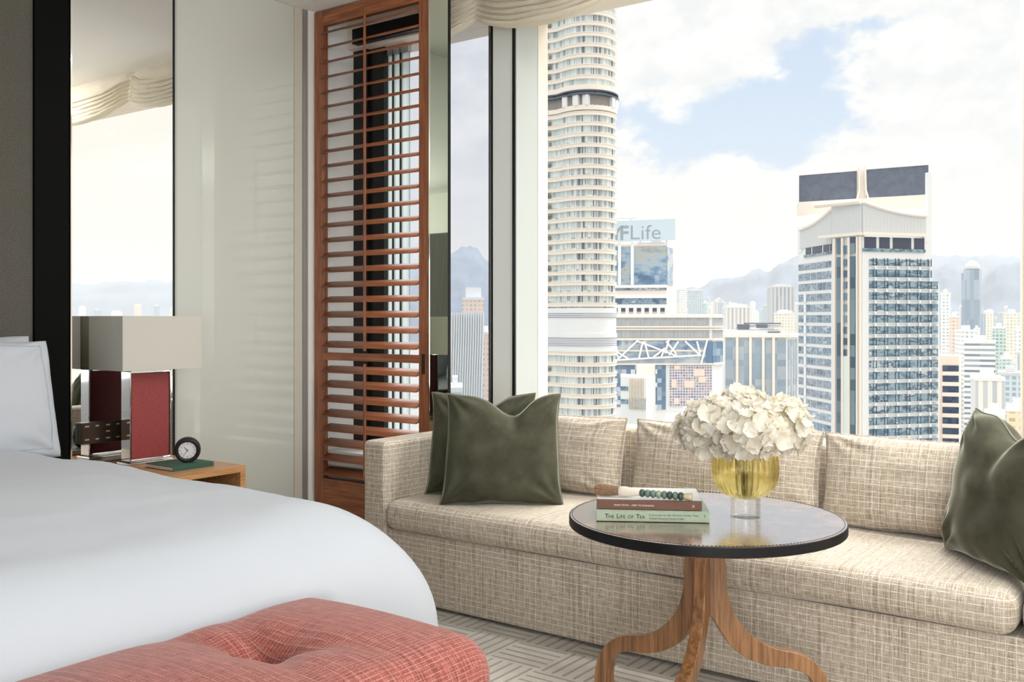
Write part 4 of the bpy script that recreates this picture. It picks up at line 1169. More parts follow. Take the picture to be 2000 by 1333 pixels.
for i, yy in enumerate(ya + ymid + ylow):
    k_ = rnd.randrange(5)
    while len(sets) <= k_: sets.append(pane_set(len(sets)).build('window_row', [CWH, PD, PM_, PB], t1))
    if i < 5 and k_ == len(sets) - 1 and not sets[k_].get('used'): o = sets[k_]; o['used'] = 1
    else:
        o = sets[k_].copy(); COL.objects.link(o); o.parent = t1
    if 'used' in o: 
        pass
    o.location = (0, 0, cz(yy, D1_) + 0.62 - GZ)
for o_ in sets:
    if o_.location.z == 0: o_.location = (0, 0, cz(-380, D1_) + 0.62 - GZ)
for o_ in list(t1.children):
    if 'used' in o_: del o_['used']
# open refuge floor, dark cornice, louvred plant floors
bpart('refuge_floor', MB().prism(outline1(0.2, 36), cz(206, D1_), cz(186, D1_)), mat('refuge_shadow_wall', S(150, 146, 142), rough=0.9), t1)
mb = MB()
for a in (1.22, 1.36, 1.47, 1.80, 1.90):
    c = ell(pi * a, RX1 + 0.3, RY1 + 0.3); mb.box(c[0] - 0.9, c[0] + 0.9, c[1] - 0.9, c[1] + 0.9, cz(206, D1_), cz(186, D1_))
bpart('refuge_column', mb, CWH, t1)
bpart('cornice', MB().prism(outline1(1.5, 36), cz(186, D1_), cz(183.5, D1_)).prism(outline1(1.3, 36), cz(179, D1_), cz(176, D1_)), CDK, t1)
bpart('cornice_band', MB().prism(outline1(1.2, 36), cz(176, D1_), cz(166, D1_)).prism(outline1(1.0, 36), cz(215, D1_), cz(206, D1_)), CW, t1)
bpart('louvre_floor', MB().prism(outline1(0.8, 36), cz(621, D1_), cz(611, D1_)).prism(outline1(0.8, 36), cz(679, D1_), cz(660, D1_)), LOUV, t1)
bpart('plain_band', MB().prism(outline1(0.9, 36), cz(660, D1_), cz(652, D1_)).prism(outline1(0.6, 36), cz(652, D1_), cz(621, D1_)).prism(outline1(1.0, 36), cz(688, D1_), cz(679, D1_)).prism(outline1(0.8, 36), cz(611, D1_), cz(602, D1_)), CWH, t1)

# --- big office tower with the dark roof sign, right
D2_ = 262.0
t2 = building('office_tower', 1690, D2_, 'large white office tower with blue strip windows and a dark rooftop billboard, right of centre')
pA_, pB_, pC_, pE_, pG_ = cp(1559, 292), cp(1625, 270), cp(1684, 262), cp(1815, 268), cp(1834, 275)
back = [cp(1834, 300), cp(1559, 320)]
def poly_z(mb, poly, z0, z1): return mb.prism(poly, z0, z1)
ztop = cz(420, D2_)
FL, FB, FR = Fac(pA_, pB_), Fac(pB_, pC_), Fac(pC_, pE_)
FR2 = Fac(pC_, pG_)
core = MB().prism([pA_, pB_, pC_, pE_, cp(1815, 298), cp(1559, 318)], GZ, cz(462, D2_))
core.prism([pC_, cp(1833, 269.2), cp(1834, 298), cp(1700, 290)], GZ, cz(552, D2_))
bpart('wall', core, CWH, t2)
winL, winR, pier, strip, sill, mul = MB(), MB(), MB(), MB(), MB(), MB()
pitch_px = 22.35
for i in range(22):
    yb_ = 519 + pitch_px * i                # bottom of the strip window
    h_px = 15 if i > 0 else 13
    za, zb = cz(yb_, D2_), cz(yb_ - h_px, D2_)
    FL.box(winL, FL.L * 0.02, FL.L * 0.98 if i < 3 else FL.L * 0.97, za, zb, -0.2, 0.12)
    wR = FR.L * 1.0 if i < 2 else FR.L * 1.13
    FR.box(winR, FR.L * 0.10, wR, za, zb, -0.2, 0.14)
for i in range(22):
    yb_ = 519 + pitch_px * i
    za, zb = cz(yb_, D2_), cz(yb_ - 15, D2_)
    for f in (0.18, 0.345, 0.51, 0.675, 0.84, 1.0):
        FR.box(pier, FR.L * f - 0.28, FR.L * f + 0.28, cz(yb_ + 7, D2_), za, 0.0, 0.55)
    for f in (0.18, 0.345, 0.51, 0.675, 0.84, 1.0):
        for d_ in (-0.62, 0.42): FR.box(mul, FR.L * f + d_, FR.L * f + d_ + 0.22, za, zb, 0.1, 0.22)
    for f in (0.22, 0.40, 0.58, 0.76):
        FL.box(pier, FL.L * f - 0.06, FL.L * f + 0.06, za, zb, 0.0, 0.2)
    FR.box(sill, FR.L * 0.10, FR.L * (1.0 if i < 2 else 1.13), za - 0.25, za, 0.0, 0.35)
    if i > 2:
        FL.box(pier, FL.L * 0.20, FL.L * 0.27, za - 0.2, zb + 0.2, 0.1, 0.3)
bpart('window_band', winL, GBL, t2); bpart('window_band', winR, GTE, t2); bpart('pier', pier, CWH, t2); bpart('mullion', mul, GDK, t2); bpart('sill', sill, CGR, t2)
# the bay with three vertical strips
st_ = MB(); gr_ = MB()
FB.box(gr_, 0.05 * FB.L, 0.86 * FB.L, cz(900, D2_), cz(462, D2_), 0.0, 0.25)
for (f0, f1, y0, y1) in ((0.20, 0.345, 905, 500), (0.645, 0.80, 905, 500)): FB.box(st_, f0 * FB.L, f1 * FB.L, cz(y0, D2_), cz(y1, D2_), 0.2, 0.45)
for i in range(9):
    yb_ = 518 + pitch_px * i; FB.box(st_, 0.425 * FB.L, 0.57 * FB.L, cz(yb_, D2_), cz(yb_ - 13, D2_), 0.2, 0.45)
for (f0, f1) in ((0.20, 0.345), (0.425, 0.57), (0.645, 0.80)): FB.box(st_, f0 * FB.L, f1 * FB.L, cz(494, D2_), cz(478 if f0 > .4 and f0 < .5 else 462, D2_), 0.2, 0.45)
bpart('strip_window', st_, cell_glass('strip_glass', [S(70, 92, 112), S(96, 118, 138), S(124, 146, 158)], 5, 3.08, seed=2), t2)
lt = MB(); FB.box(lt, 0.36 * FB.L, 0.63 * FB.L, cz(900, D2_), cz(696, D2_), 0.2, 0.4)
bpart('pale_panel', lt, mat('pale_aqua_panel', S(222, 234, 230), rough=0.4), t2)
cr = MB()
for f in (0.13, 0.39, 0.61, 0.88, 0.97): FB.box(cr, (f - 0.03) * FB.L, (f + 0.03) * FB.L, cz(900, D2_), cz(462, D2_), 0.2, 0.8)
bpart('corner_pier', cr, CW, t2)
# executive floor: tall dark openings
ex = MB()
for f0, f1 in ((0.03, 0.20), (0.25, 0.40), (0.45, 0.72), (0.77, 0.92)): FR.box(ex, (f0) * FR.L, f1 * FR.L, cz(485, D2_), cz(463, D2_), 0.0, 0.18)
for f0, f1 in ((0.25, 0.40), (0.45, 0.72), (0.77, 0.92), (0.95, 1.0)): FL.box(ex, f0 * FL.L, f1 * FL.L, cz(486, D2_), cz(466, D2_), 0.0, 0.18)
bpart('opening', ex, mat('dark_opening', S(74, 80, 98), rough=0.3), t2)
bal = MB(); FR.box(bal, 0, 0.93 * FR.L, cz(491, D2_), cz(485, D2_), 0.2, 0.35); FL.box(bal, 0.2 * FL.L, FL.L, cz(492, D2_), cz(487, D2_), 0.2, 0.35)
bpart('balustrade', bal, GTE, t2)
# crown: swooping parapets rising to the corner
def swoop(fac, a0, a1, ylow_, yhigh, zb, rev, thick=1.2, dd=D2_):
    mb = MB(); n = 18
    for i in range(n):
        u0, u1 = i / n, (i + 1) / n
        f = lambda u: (u if rev else 1 - u) ** 1.9
        z0, z1 = cz(ylow_ + (yhigh - ylow_) * f(u0), dd), cz(ylow_ + (yhigh - ylow_) * f(u1), dd)
        A_, B_ = a0 + (a1 - a0) * u0, a0 + (a1 - a0) * u1
        pts = [fac.at(A_, 0.3, zb), fac.at(B_, 0.3, zb), fac.at(B_, 0.3 - thick, zb), fac.at(A_, 0.3 - thick, zb), fac.at(A_, 0.3, z0), fac.at(B_, 0.3, z1), fac.at(B_, 0.3 - thick, z1), fac.at(A_, 0.3 - thick, z0)]
        mb.hull8(pts)
    return mb
crown = swoop(FR, 0, 0.94 * FR.L, 418, 395, cz(458, D2_), False)
c2_ = swoop(FL, 0.08 * FL.L, FL.L, 430, 404, cz(472, D2_), True)
crown.v += []; 
bpart('crown_wall', crown, CGR, t2); bpart('crown_wall', c2_, CGR, t2)
cb = MB(); FB.box(cb, 0, FB.L, cz(462, D2_), cz(397, D2_), -1.0, 0.35)
bpart('crown_wall', cb, CGR, t2)
led = MB(); FR.box(led, -0.3, 0.92 * FR.L, cz(460, D2_), cz(454, D2_), 0, 1.1); FB.box(led, -0.4 * FB.L, FB.L + 0.4, cz(460, D2_), cz(454, D2_), 0, 1.1)
bpart('ledge', led, CW, t2)
ribm = MB()
for i in range(14): FB.box(ribm, FB.L * (i + 0.5) / 14 - 0.05, FB.L * (i + 0.5) / 14 + 0.05, cz(454, D2_), cz(402, D2_), 0.3, 0.42)
for i in range(18): FR.box(ribm, FR.L * 0.9 * (i + 0.5) / 18 - 0.05, FR.L * 0.9 * (i + 0.5) / 18 + 0.05, cz(454, D2_), cz(424, D2_), 0.25, 0.37)
bpart('crown_rib', ribm, CWH, t2)
rim = MB()
prev = None
for i in range(19):
    u = i / 18; f = (1 - u) ** 1.9; z = cz(418 + (395 - 418) * f, D2_); p = FR.at(0.94 * FR.L * u, 0.5, z)
    if prev: rim.tube([prev, p], 0.45, 6)
    prev = p
prev = None
for i in range(19):
    u = i / 18; f = u ** 1.9; z = cz(430 + (404 - 430) * f, D2_); p = FL.at(FL.L * (0.08 + 0.92 * u), 0.5, z)
    if prev: rim.tube([prev, p], 0.45, 6)
    prev = p
rim.tube([FB.at(-4.5, 1.5, cz(393, D2_)), FB.at(FB.L, 0.8, cz(394, D2_))], 0.7, 8)
bpart('rim', rim, CW, t2)
# side frame wall at the right and left edges
fw = MB(); FR.box(fw, 0.99 * FR.L, 1.045 * FR.L, cz(552, D2_), cz(330, D2_), -1.4, -0.2); FR.box(fw, 0.92 * FR.L, 0.98 * FR.L, cz(470, D2_), cz(412, D2_), -6, 0.1)
FL.box(fw, 0.0, 0.12 * FL.L, cz(480, D2_), cz(424, D2_), -5, 0.2)
bpart('frame_wall', fw, CWH, t2)
# roof sign: two dark panels on a truss
qa, qb = cp(1561, 284), cp(1813, 278)
FS = Fac(qa, qb); sg = MB()
za0, zb0 = cz(395, 282), cz(342, 284)
def slanted(mb, f0, f1, yt0, yt1, yb0, yb1, o0, o1):
    a0, a1 = f0 * FS.L, f1 * FS.L; dA, dB = 284 + (278 - 284) * f0, 284 + (278 - 284) * f1
    mb.hull8([FS.at(a0, o1, cz(yb0, dA)), FS.at(a1, o1, cz(yb1, dB)), FS.at(a1, o0, cz(yb1, dB)), FS.at(a0, o0, cz(yb0, dA)), FS.at(a0, o1, cz(yt0, dA)), FS.at(a1, o1, cz(yt1, dB)), FS.at(a1, o0, cz(yt1, dB)), FS.at(a0, o0, cz(yt0, dA))])
slanted(sg, 0.0, 0.45, 343, 334, 395, 389, -0.6, 0.2)
bpart('billboard', sg, mat('billboard_mesh', S(104, 112, 128), rough=0.6, noise_amt=0.12, noise_scale=0.5), t2)
sg = MB(); slanted(sg, 0.525, 1.0, 332, 322, 386, 380, -0.6, 0.2)
bpart('billboard', sg, bpy.data.materials['billboard_mesh'], t2)
fr_ = MB(); slanted(fr_, 0.455, 0.52, 331, 329, 400, 400, -0.9, -0.3); slanted(fr_, 0.0, 1.0, 395, 380, 420, 408, -6, 0.3)
bpart('sign_wall', fr_, CW, t2)
fr_ = MB()
for f in (0.462, 0.512): fr_.tube([FS.at(f * FS.L, 0.8, cz(326, 281)), FS.at(f * FS.L + 0.2, 0.8, cz(372, 281)), FS.at((f - 0.02 if f < 0.5 else f + 0.02) * FS.L, 2.0, cz(392, 281))], 0.3, 6)
fr_.tube([FS.at(0, 0.3, cz(342.5, 284)), FS.at(FS.L * 0.45, 0.3, cz(333, 281))], 0.2, 5); fr_.tube([FS.at(FS.L * .525, 0.3, cz(331, 281)), FS.at(FS.L, 0.3, cz(321.5, 278))], 0.2, 5)
bpart('sign_strut', fr_, CW, t2)

# --- insurance tower with the rooftop sign
D3_ = 520.0
t3 = building('office_tower', 1250, D3_, 'blue glass office tower with a large pale blue rooftop sign beside the curved tower')
pL, pR, pR2 = cp(1150, 524), cp(1302, 515), cp(1322, 540)
F3, F3s = Fac(pL, pR), Fac(pR, pR2)
bpart('wall', MB().prism([pL, pR, pR2, cp(1200, 560)], GZ, cz(478, D3_)), CPE, t3)
g3 = MB(); F3.box(g3, 0, F3.L, cz(557, D3_), cz(482, D3_), 0, 0.4); F3s.box(g3, 0, F3s.L * 0.55, cz(557, D3_), cz(484, D3_), 0, 0.4)
bpart('glass_facade', g3, cell_glass('tower_reflecting_glass', [S(84, 112, 144), S(120, 148, 176), S(156, 176, 192), S(176, 178, 172), S(146, 156, 164)], 2.2, 4.0, wave=0.045, seed=1), t3)
f3 = MB()
for x in (1211, 1236):
    a = F3.L * (x - 1150) / 152; F3.box(f3, a - 0.8, a + 0.8, cz(557, D3_), cz(474, D3_), 0, 1.4)
F3.box(f3, 0, F3.L, cz(563, D3_), cz(557, D3_), 0, 1.0); F3.box(f3, 0, F3.L, cz(583, D3_), cz(575, D3_), 0, 1.0); F3.box(f3, 0, F3.L, cz(602, D3_), cz(595, D3_), 0, 1.0)
for i in range(11):
    a = F3.L * (i / 10.0); F3.box(f3, a - 0.9, a + 0.9, cz(640, D3_), cz(595, D3_), 0, 1.2)
bpart('fin', f3, CWH, t3)
w3_ = MB(); F3.box(w3_, 0, F3.L, cz(595, D3_), cz(583, D3_), 0, 0.5); F3.box(w3_, 0, F3.L, cz(567.5, D3_), cz(563, D3_), 0, 0.5)
bpart('window_band', w3_, GBL, t3)
w3_ = MB(); F3.box(w3_, 0, F3.L * 0.98, cz(609, D3_), cz(601, D3_), 0, 0.6)
bpart('opening', w3_, CDK, t3)
w3_ = MB(); F3.box(w3_, F3.L * 0.62, F3.L * 0.98, cz(480, D3_), cz(474, D3_), -8, -1); F3.box(w3_, F3.L * 0.8, F3.L * 0.93, cz(474, D3_), cz(470, D3_), -8, -1)
bpart('plant_room', w3_, CGR, t3)
sgn = MB(); qa, qb = cp(1150, 523), cp(1319, 513); FS3 = Fac(qa, qb)
sgn.hull8([FS3.at(0, 1.5, cz(475, 523)), FS3.at(FS3.L, 1.5, cz(469, 513)), FS3.at(FS3.L, 0.3, cz(469, 513)), FS3.at(0, 0.3, cz(475, 523)), FS3.at(0, 1.5, cz(435, 523)), FS3.at(FS3.L, 1.5, cz(428, 513)), FS3.at(FS3.L, 0.3, cz(428, 513)), FS3.at(0, 0.3, cz(435, 523))])
sgo = bpart('sign_board', sgn, mat('sign_pale_blue', S(196, 212, 222), rough=0.5), t3)
INK3 = mat('sign_lettering', S(150, 160, 170), rough=0.5)
def sign_text(body, xpx, base_y, size, bold, par, sx=1.0):
    a = FS3.L * (xpx - 1150) / 169
    M = Matrix(((FS3.d[0], 0, FS3.n[0], 0), (FS3.d[1], 0, FS3.n[1], 0), (0, 1, 0, 0), (0, 0, 0, 1)))
    p = FS3.at(a, 1.55, cz(base_y, 518)); M.translation = Vector(p) - Vector(par.location)
    return text_mesh('lettering', body, size, INK3, par, M, extrude=0.05, bold=bold, scale_x=sx)
sign_text('Y', 1193.5, 469.3, 10.6, 0.22, t3); sign_text('F', 1211, 468.8, 10.6, 0.22, t3)
sign_text('Life', 1230, 468.5, 11.0, -0.09, t3, 1.08)
mst = MB().tube([FS3.at(FS3.L * .3, 1, cz(427, 520)), FS3.at(FS3.L * .56, 1, cz(425.5, 517))], 0.35, 5).tube([FS3.at(FS3.L * .49, 1, cz(436, 517)), FS3.at(FS3.L * .49, 1, cz(426, 517))], 0.3, 5)
for f in (0.3, 0.6, 0.9): FS3.box(mst, FS3.L * f - 0.4, FS3.L * f + 0.4, cz(482, 518), cz(470, 518), -0.5, 0.2)
bpart('sign_post', mst, CGR, t3)

# --- truss building
D4_ = 420.0
t4 = building('truss_building', 1300, D4_, 'broad building with grey louvred storeys over a white diagonal truss and mosaic of coloured panes', cat='building')
pL, pR, pS = cp(1120, 420), cp(1391, 420), cp(1411, 426)
F4, F4s = Fac(pL, pR), Fac(pR, pS)
bpart('wall', MB().prism([pL, pR, pS, cp(1411, 470), cp(1120, 470)], GZ, cz(614, D4_)), CWH, t4)
def f4x(x): return F4.L * (x - 1120) / 271.0
def zz(y): return cz(y, D4_)
lo = MB()
for y0, y1 in ((636, 621), (660, 645)): F4.box(lo, 0, f4x(1385), zz(y0), zz(y1), 0, 0.3); F4s.box(lo, 0, F4s.L, zz(y0), zz(y1), 0, 0.3)
bpart('louvred_storey', lo, grid_mat('grey_louvres', S(196, 198, 198), [S(150, 158, 168), S(166, 172, 180), S(140, 150, 164)], 0.62, 60, 0.55, 1.1), t4)
bd_ = MB()
for y0, y1 in ((621, 617.5), (645, 643), (640, 637), (665, 661)): F4.box(bd_, 0, F4.L, zz(y0), zz(y1), 0, 0.9); F4s.box(bd_, 0, F4s.L, zz(y0), zz(y1), 0, 0.9)
F4.box(bd_, 0, F4.L, zz(713), zz(710), 0, 1.0); F4s.box(bd_, 0, F4s.L, zz(713), zz(709), 0, 1.0)
F4.box(bd_, 0, f4x(1378), zz(687), zz(684), 0, 0.7)
bpart('spandrel', bd_, CW, t4)
gl = MB(); F4.box(gl, 0, f4x(1378), zz(711), zz(665), 0, 0.3)
bpart('glass_facade', gl, cell_glass('truss_glass', [S(104, 128, 168), S(150, 168, 190), S(176, 188, 200), S(196, 204, 208), S(120, 142, 176)], 2.6, 5.0, wave=0.07, seed=6), t4)
gl = MB(); F4.box(gl, f4x(1378), F4.L, zz(712), zz(666), 0, 0.3); F4s.box(gl, 0, F4s.L, zz(712), zz(668), 0, 0.3)
bpart('corner_glass', gl, cell_glass('corner_blue', [S(96, 128, 160), S(120, 148, 176), S(144, 168, 190)], 3, 3, seed=2), t4)
tr_ = MB()
def dia(xa, ya_, xb, yb_, r=0.42): tr_.tube([F4.at(f4x(xa), 1.3, zz(ya_)), F4.at(f4x(xb), 1.3, zz(yb_))], r, 6)
for q in ((1180, 705, 1368, 694), (1206, 702, 1245, 665), (1245, 667, 1322, 696), (1255, 667, 1247, 700), (1258, 667, 1266, 699), (1275, 698, 1298, 680), (1298, 690, 1306, 662), (1300, 667, 1320, 692), (1312, 685, 1324, 667), (1337, 667, 1366, 694), (1360, 667, 1366, 690), (1380, 665, 1368, 711), (1228, 702, 1200, 685), (1208, 700, 1198, 680), (1290, 700, 1296, 683), (1306, 694, 1312, 684)): dia(*q)
bpart('truss', tr_, mat('truss_white', S(250, 251, 252), rough=0.5), t4)
mo = MB(); F4.box(mo, f4x(1308), f4x(1391), zz(795), zz(714), 0, 0.3)
bpart('mosaic_panes', mo, grid_mat('mosaic_glass', S(222, 220, 228), [S(120, 130, 158), S(150, 144, 164), S(160, 148, 162), S(172, 158, 164), S(134, 142, 166), S(186, 172, 172)], 1.15, 1.15, 0.75, 0.75), t4)
mo = MB(); F4.box(mo, f4x(1190), f4x(1242), zz(795), zz(714), 0, 0.3); F4.box(mo, f4x(1280), f4x(1300), zz(800), zz(714), 0, 0.5)
bpart('patchwork_glass', mo, cell_glass('patchwork', [S(104, 128, 156), S(126, 148, 172), S(220, 226, 230), S(114, 138, 164), S(98, 124, 156)], 1.9, 1.9, seed=9), t4)
sq = MB()
for (xa, xb, y0, y1) in ((1336, 1356, 757, 744), (1311, 1321, 757, 742), (1316, 1327, 722, 714), (1355, 1376, 735, 722), (1364, 1378, 748, 736), (1316, 1326, 790, 779), (1340, 1352, 790, 781)): F4.box(sq, f4x(xa), f4x(xb), zz(y0), zz(y1), 0.2, 0.5)
bpart('pale_pane', sq, CPE, t4)
for i, (x0, x1, yt, m_) in enumerate(((1232, 1258, 733, CWH), (1246, 1280, 714, CPE))):
    pass
tb = building('office_block', 1250, 330, 'small white ribbed office block standing in front of the truss building')
Fb = Fac(cp(1212, 332), cp(1262, 328))
bpart('wall', MB().prism([cp(1212, 332), cp(1262, 328), cp(1280, 340), cp(1212, 350)], GZ, cz(737, 330)), CWH, tb)
bpart('wall', MB().prism([cp(1244, 336), cp(1279, 338), cp(1279, 350), cp(1244, 350)], GZ, cz(716, 336)), CPE, tb)
q = MB()
for i in range(12): Fb.box(q, Fb.L * (0.35 + i * 0.052), Fb.L * (0.372 + i * 0.052), cz(800, 330), cz(738, 330), 0, 0.5)
bpart('fin', q, CW, tb)
q = MB(); Fb.box(q, Fb.L * 0.33, Fb.L * 0.97, cz(800, 330), cz(778, 330), 0, 0.2); Fb.box(q, 0, Fb.L * 0.3, cz(790, 330), cz(781, 330), 0, 0.2); Fb.box(q, 0, Fb.L * 0.3, cz(764, 330), cz(756, 330), 0, 0.2)
bpart('window', q, GBL, tb)

# --- striped block
D5_ = 480.0
t5 = building('striped_office_block', 1480, D5_, 'white office block with tall vertical blue glass stripes behind the flowers')
F5 = Fac(cp(1410, 480), cp(1537, 476)); F5s = Fac(cp(1537, 476), cp(1558, 492))
bpart('wall', MB().prism([cp(1410, 480), cp(1537, 476), cp(1558, 492), cp(1558, 530), cp(1410, 530)], GZ, cz(654, D5_)), CWH, t5)
q = MB()
for x0, x1 in ((1417, 1437), (1442, 1463), (1468, 1488), (1494, 1507), (1513, 1535)): F5.box(q, F5.L * (x0 - 1410) / 127, F5.L * (x1 - 1410) / 127, GZ, cz(661, D5_), 0, 0.3)
for k_ in range(4): F5s.box(q, F5s.L * (0.06 + 0.24 * k_), F5s.L * (0.2 + 0.24 * k_), GZ, cz(664, D5_), 0, 0.3)
bpart('glass_stripe', q, cell_glass('stripe_glass', [S(138, 156, 174), S(152, 168, 184), S(174, 182, 190), S(146, 162, 178)], 5.3, 3.2, seed=4), t5)
q = MB()
for x0 in (1437, 1463, 1488, 1508): F5.box(q, F5.L * (x0 - 1410) / 127, F5.L * (x0 + 5 - 1410) / 127, GZ, cz(656, D5_), 0, 1.2)
F5.box(q, 0, F5.L, cz(659, D5_), cz(653, D5_), 0, 1.4); F5s.box(q, 0, F5s.L, cz(659, D5_), cz(653, D5_), 0, 1.4)
bpart('fin', q, CW, t5)
q = MB(); F5.box(q, F5.L * 0.02, F5.L, cz(651, D5_), cz(645, D5_), -20, -2); F5.box(q, F5.L * .27, F5.L * .95, cz(640, D5_), cz(635, D5_), -20, -5)
bpart('roof_structure', q, CGR, t5)
q = MB(); F5.box(q, F5.L * 0.27, F5.L * 0.44, cz(644, D5_), cz(634, D5_), -12, -4); F5.box(q, F5.L * .38, F5.L * .93, cz(633.5, D5_), cz(631, D5_), -12, -4); F5.box(q, F5.L * .56, F5.L * .72, cz(641, D5_), cz(634, D5_), -9, -4); F5.box(q, F5.L * .72, F5.L * .9, cz(651, D5_), cz(648, D5_), -3, -1)
bpart('plant_room', q, mat('roof_plant', S(110, 114, 124), rough=0.8), t5)

# --- peach building with dark window bands
D6_ = 300.0
t6 = building('banded_block', 1850, D6_, 'peach edged slim building with dark blue window bands right of the billboard tower')
F6 = Fac(cp(1834, 302), cp(1873, 300)); F6s = Fac(cp(1873, 300), cp(1877, 310))
bpart('wall', MB().prism([cp(1834, 302), cp(1873, 300), cp(1877, 312), cp(1834, 320)], GZ, cz(696, D6_)), CPE, t6)
q = MB(); qq = MB()
for i in range(18):
    y0 = 726 + i * 20.5; F6.box(q, F6.L * 0.18, F6.L * 0.99, cz(y0, D6_), cz(y0 - 11.5, D6_), 0, 0.3); F6.box(qq, F6.L * 0.16, F6.L * 1.0, cz(y0 + 8, D6_), cz(y0 + 0.4, D6_), 0, 0.6)
bpart('window_band', q, GDK, t6); bpart('spandrel', qq, CW, t6)

# --- far round-topped tower and the housing slab
D7_ = 1500.0
t7 = building('skyscraper', 1897, D7_, 'distant grey-blue glass skyscraper with a rounded top in front of the hills at right')
c7 = cp(1899, D7_); q = MB(); r7 = 16 * D7_ / F_PX
q.prism([(c7[0] + r7 * cos(a), c7[1] + r7 * sin(a)) for a in [i * pi / 4 + 0.3 for i in range(8)]], GZ, cz(527, D7_))
q.prism([(cp(1886, D7_ + 10)[0] + 6 * cos(a), cp(1886, D7_ + 10)[1] + 6 * sin(a)) for a in [i * pi / 2 for i in range(4)]], GZ, cz(533, D7_))
bpart('glass_facade', q, cell_glass('far_tower_glass', [S(130, 150, 172), S(146, 166, 186), S(164, 182, 198)], 6, 30, seed=2), t7)
q = MB(); q.lathe([(r7 * 0.9, 0), (r7 * 0.86, 4), (r7 * 0.66, 9), (r7 * 0.35, 12.5), (0, 14)], 20, c=(c7[0], c7[1], cz(526, D7_)))
bpart('dome', q, CGR, t7)

AP = {}
def ap_mat(kind):
    if kind in AP: return AP[kind]
    spec = {
        'cream': (S(240, 234, 224), [S(196, 196, 194), S(214, 212, 206)], 3.0, 3.0, .5, .5, False),
        'white': (S(242, 243, 243), [S(176, 186, 196), S(206, 212, 216)], 3.2, 3.1, .55, .45, False),
        'blue': (S(204, 214, 222), [S(150, 172, 194), S(170, 188, 204)], 3.4, 3.2, .6, .6, False),
        'pink': (S(236, 218, 208), [S(196, 184, 180), S(214, 204, 198)], 3.0, 3.0, .5, .45, False),
        'rib': (S(230, 230, 228), [S(184, 190, 198), S(198, 202, 206)], 4.2, 60., .5, 1.1, True),
        'grey': (S(204, 206, 210), [S(156, 164, 176), S(176, 182, 190)], 5.0, 60., .5, 1.1, True),
        'slab': (S(232, 234, 236), [S(120, 134, 152), S(160, 172, 184)], 40., 3.4, 1.1, .42, False),
        'teal': (S(208, 222, 220), [S(140, 172, 176), S(170, 194, 194)], 3.0, 3.0, .7, .6, False),
        'warm': (S(240, 220, 190), [S(196, 176, 150), S(220, 196, 166)], 4.0, 3.4, .6, .45, False)}[kind]
    AP[kind] = grid_mat('apartment_' + kind, spec[0], spec[1], spec[2], spec[3], spec[4], spec[5], vertical=spec[6]); return AP[kind]
def simple(x0, x1, yt, D, kind, label, name='apartment_block', depth=None, group=None, rot=0.0, top=None):
    """a plain block: walls with their window grid, a parapet and a roof hut"""
    xm = (x0 + x1) / 2; wd = (x1 - x0) * D / F_PX; dp = depth or max(14.0, wd * 0.7)
    p = cp(xm, D + dp / 2)
    o = empty(name, (p[0], p[1], GZ), camA + atan((xm - 1000) / F_PX) * -1.0 + rot, label, 'building', group)
    H = cz(yt, D) - GZ
    w_ = wd * (1 if not rot else 0.92)
    MB().box(-w_ / 2, w_ / 2, -dp / 2, dp / 2, 0, H).build('wall', ap_mat(kind), o)
    r = MB(); r.box(-w_ / 2 - .3, w_ / 2 + .3, -dp / 2 - .3, dp / 2 + .3, H - 1.2, H + 0.5); r.box(-w_ * .22, w_ * .18, -dp * .25, dp * .2, H, H + 3.6)
    if top: r.box(-w_ * .35, w_ * .38, -dp * .3, dp * .3, H, H + top)
    r.build('roof', CGR if kind in ('grey', 'blue') else CWH, o)
    return o
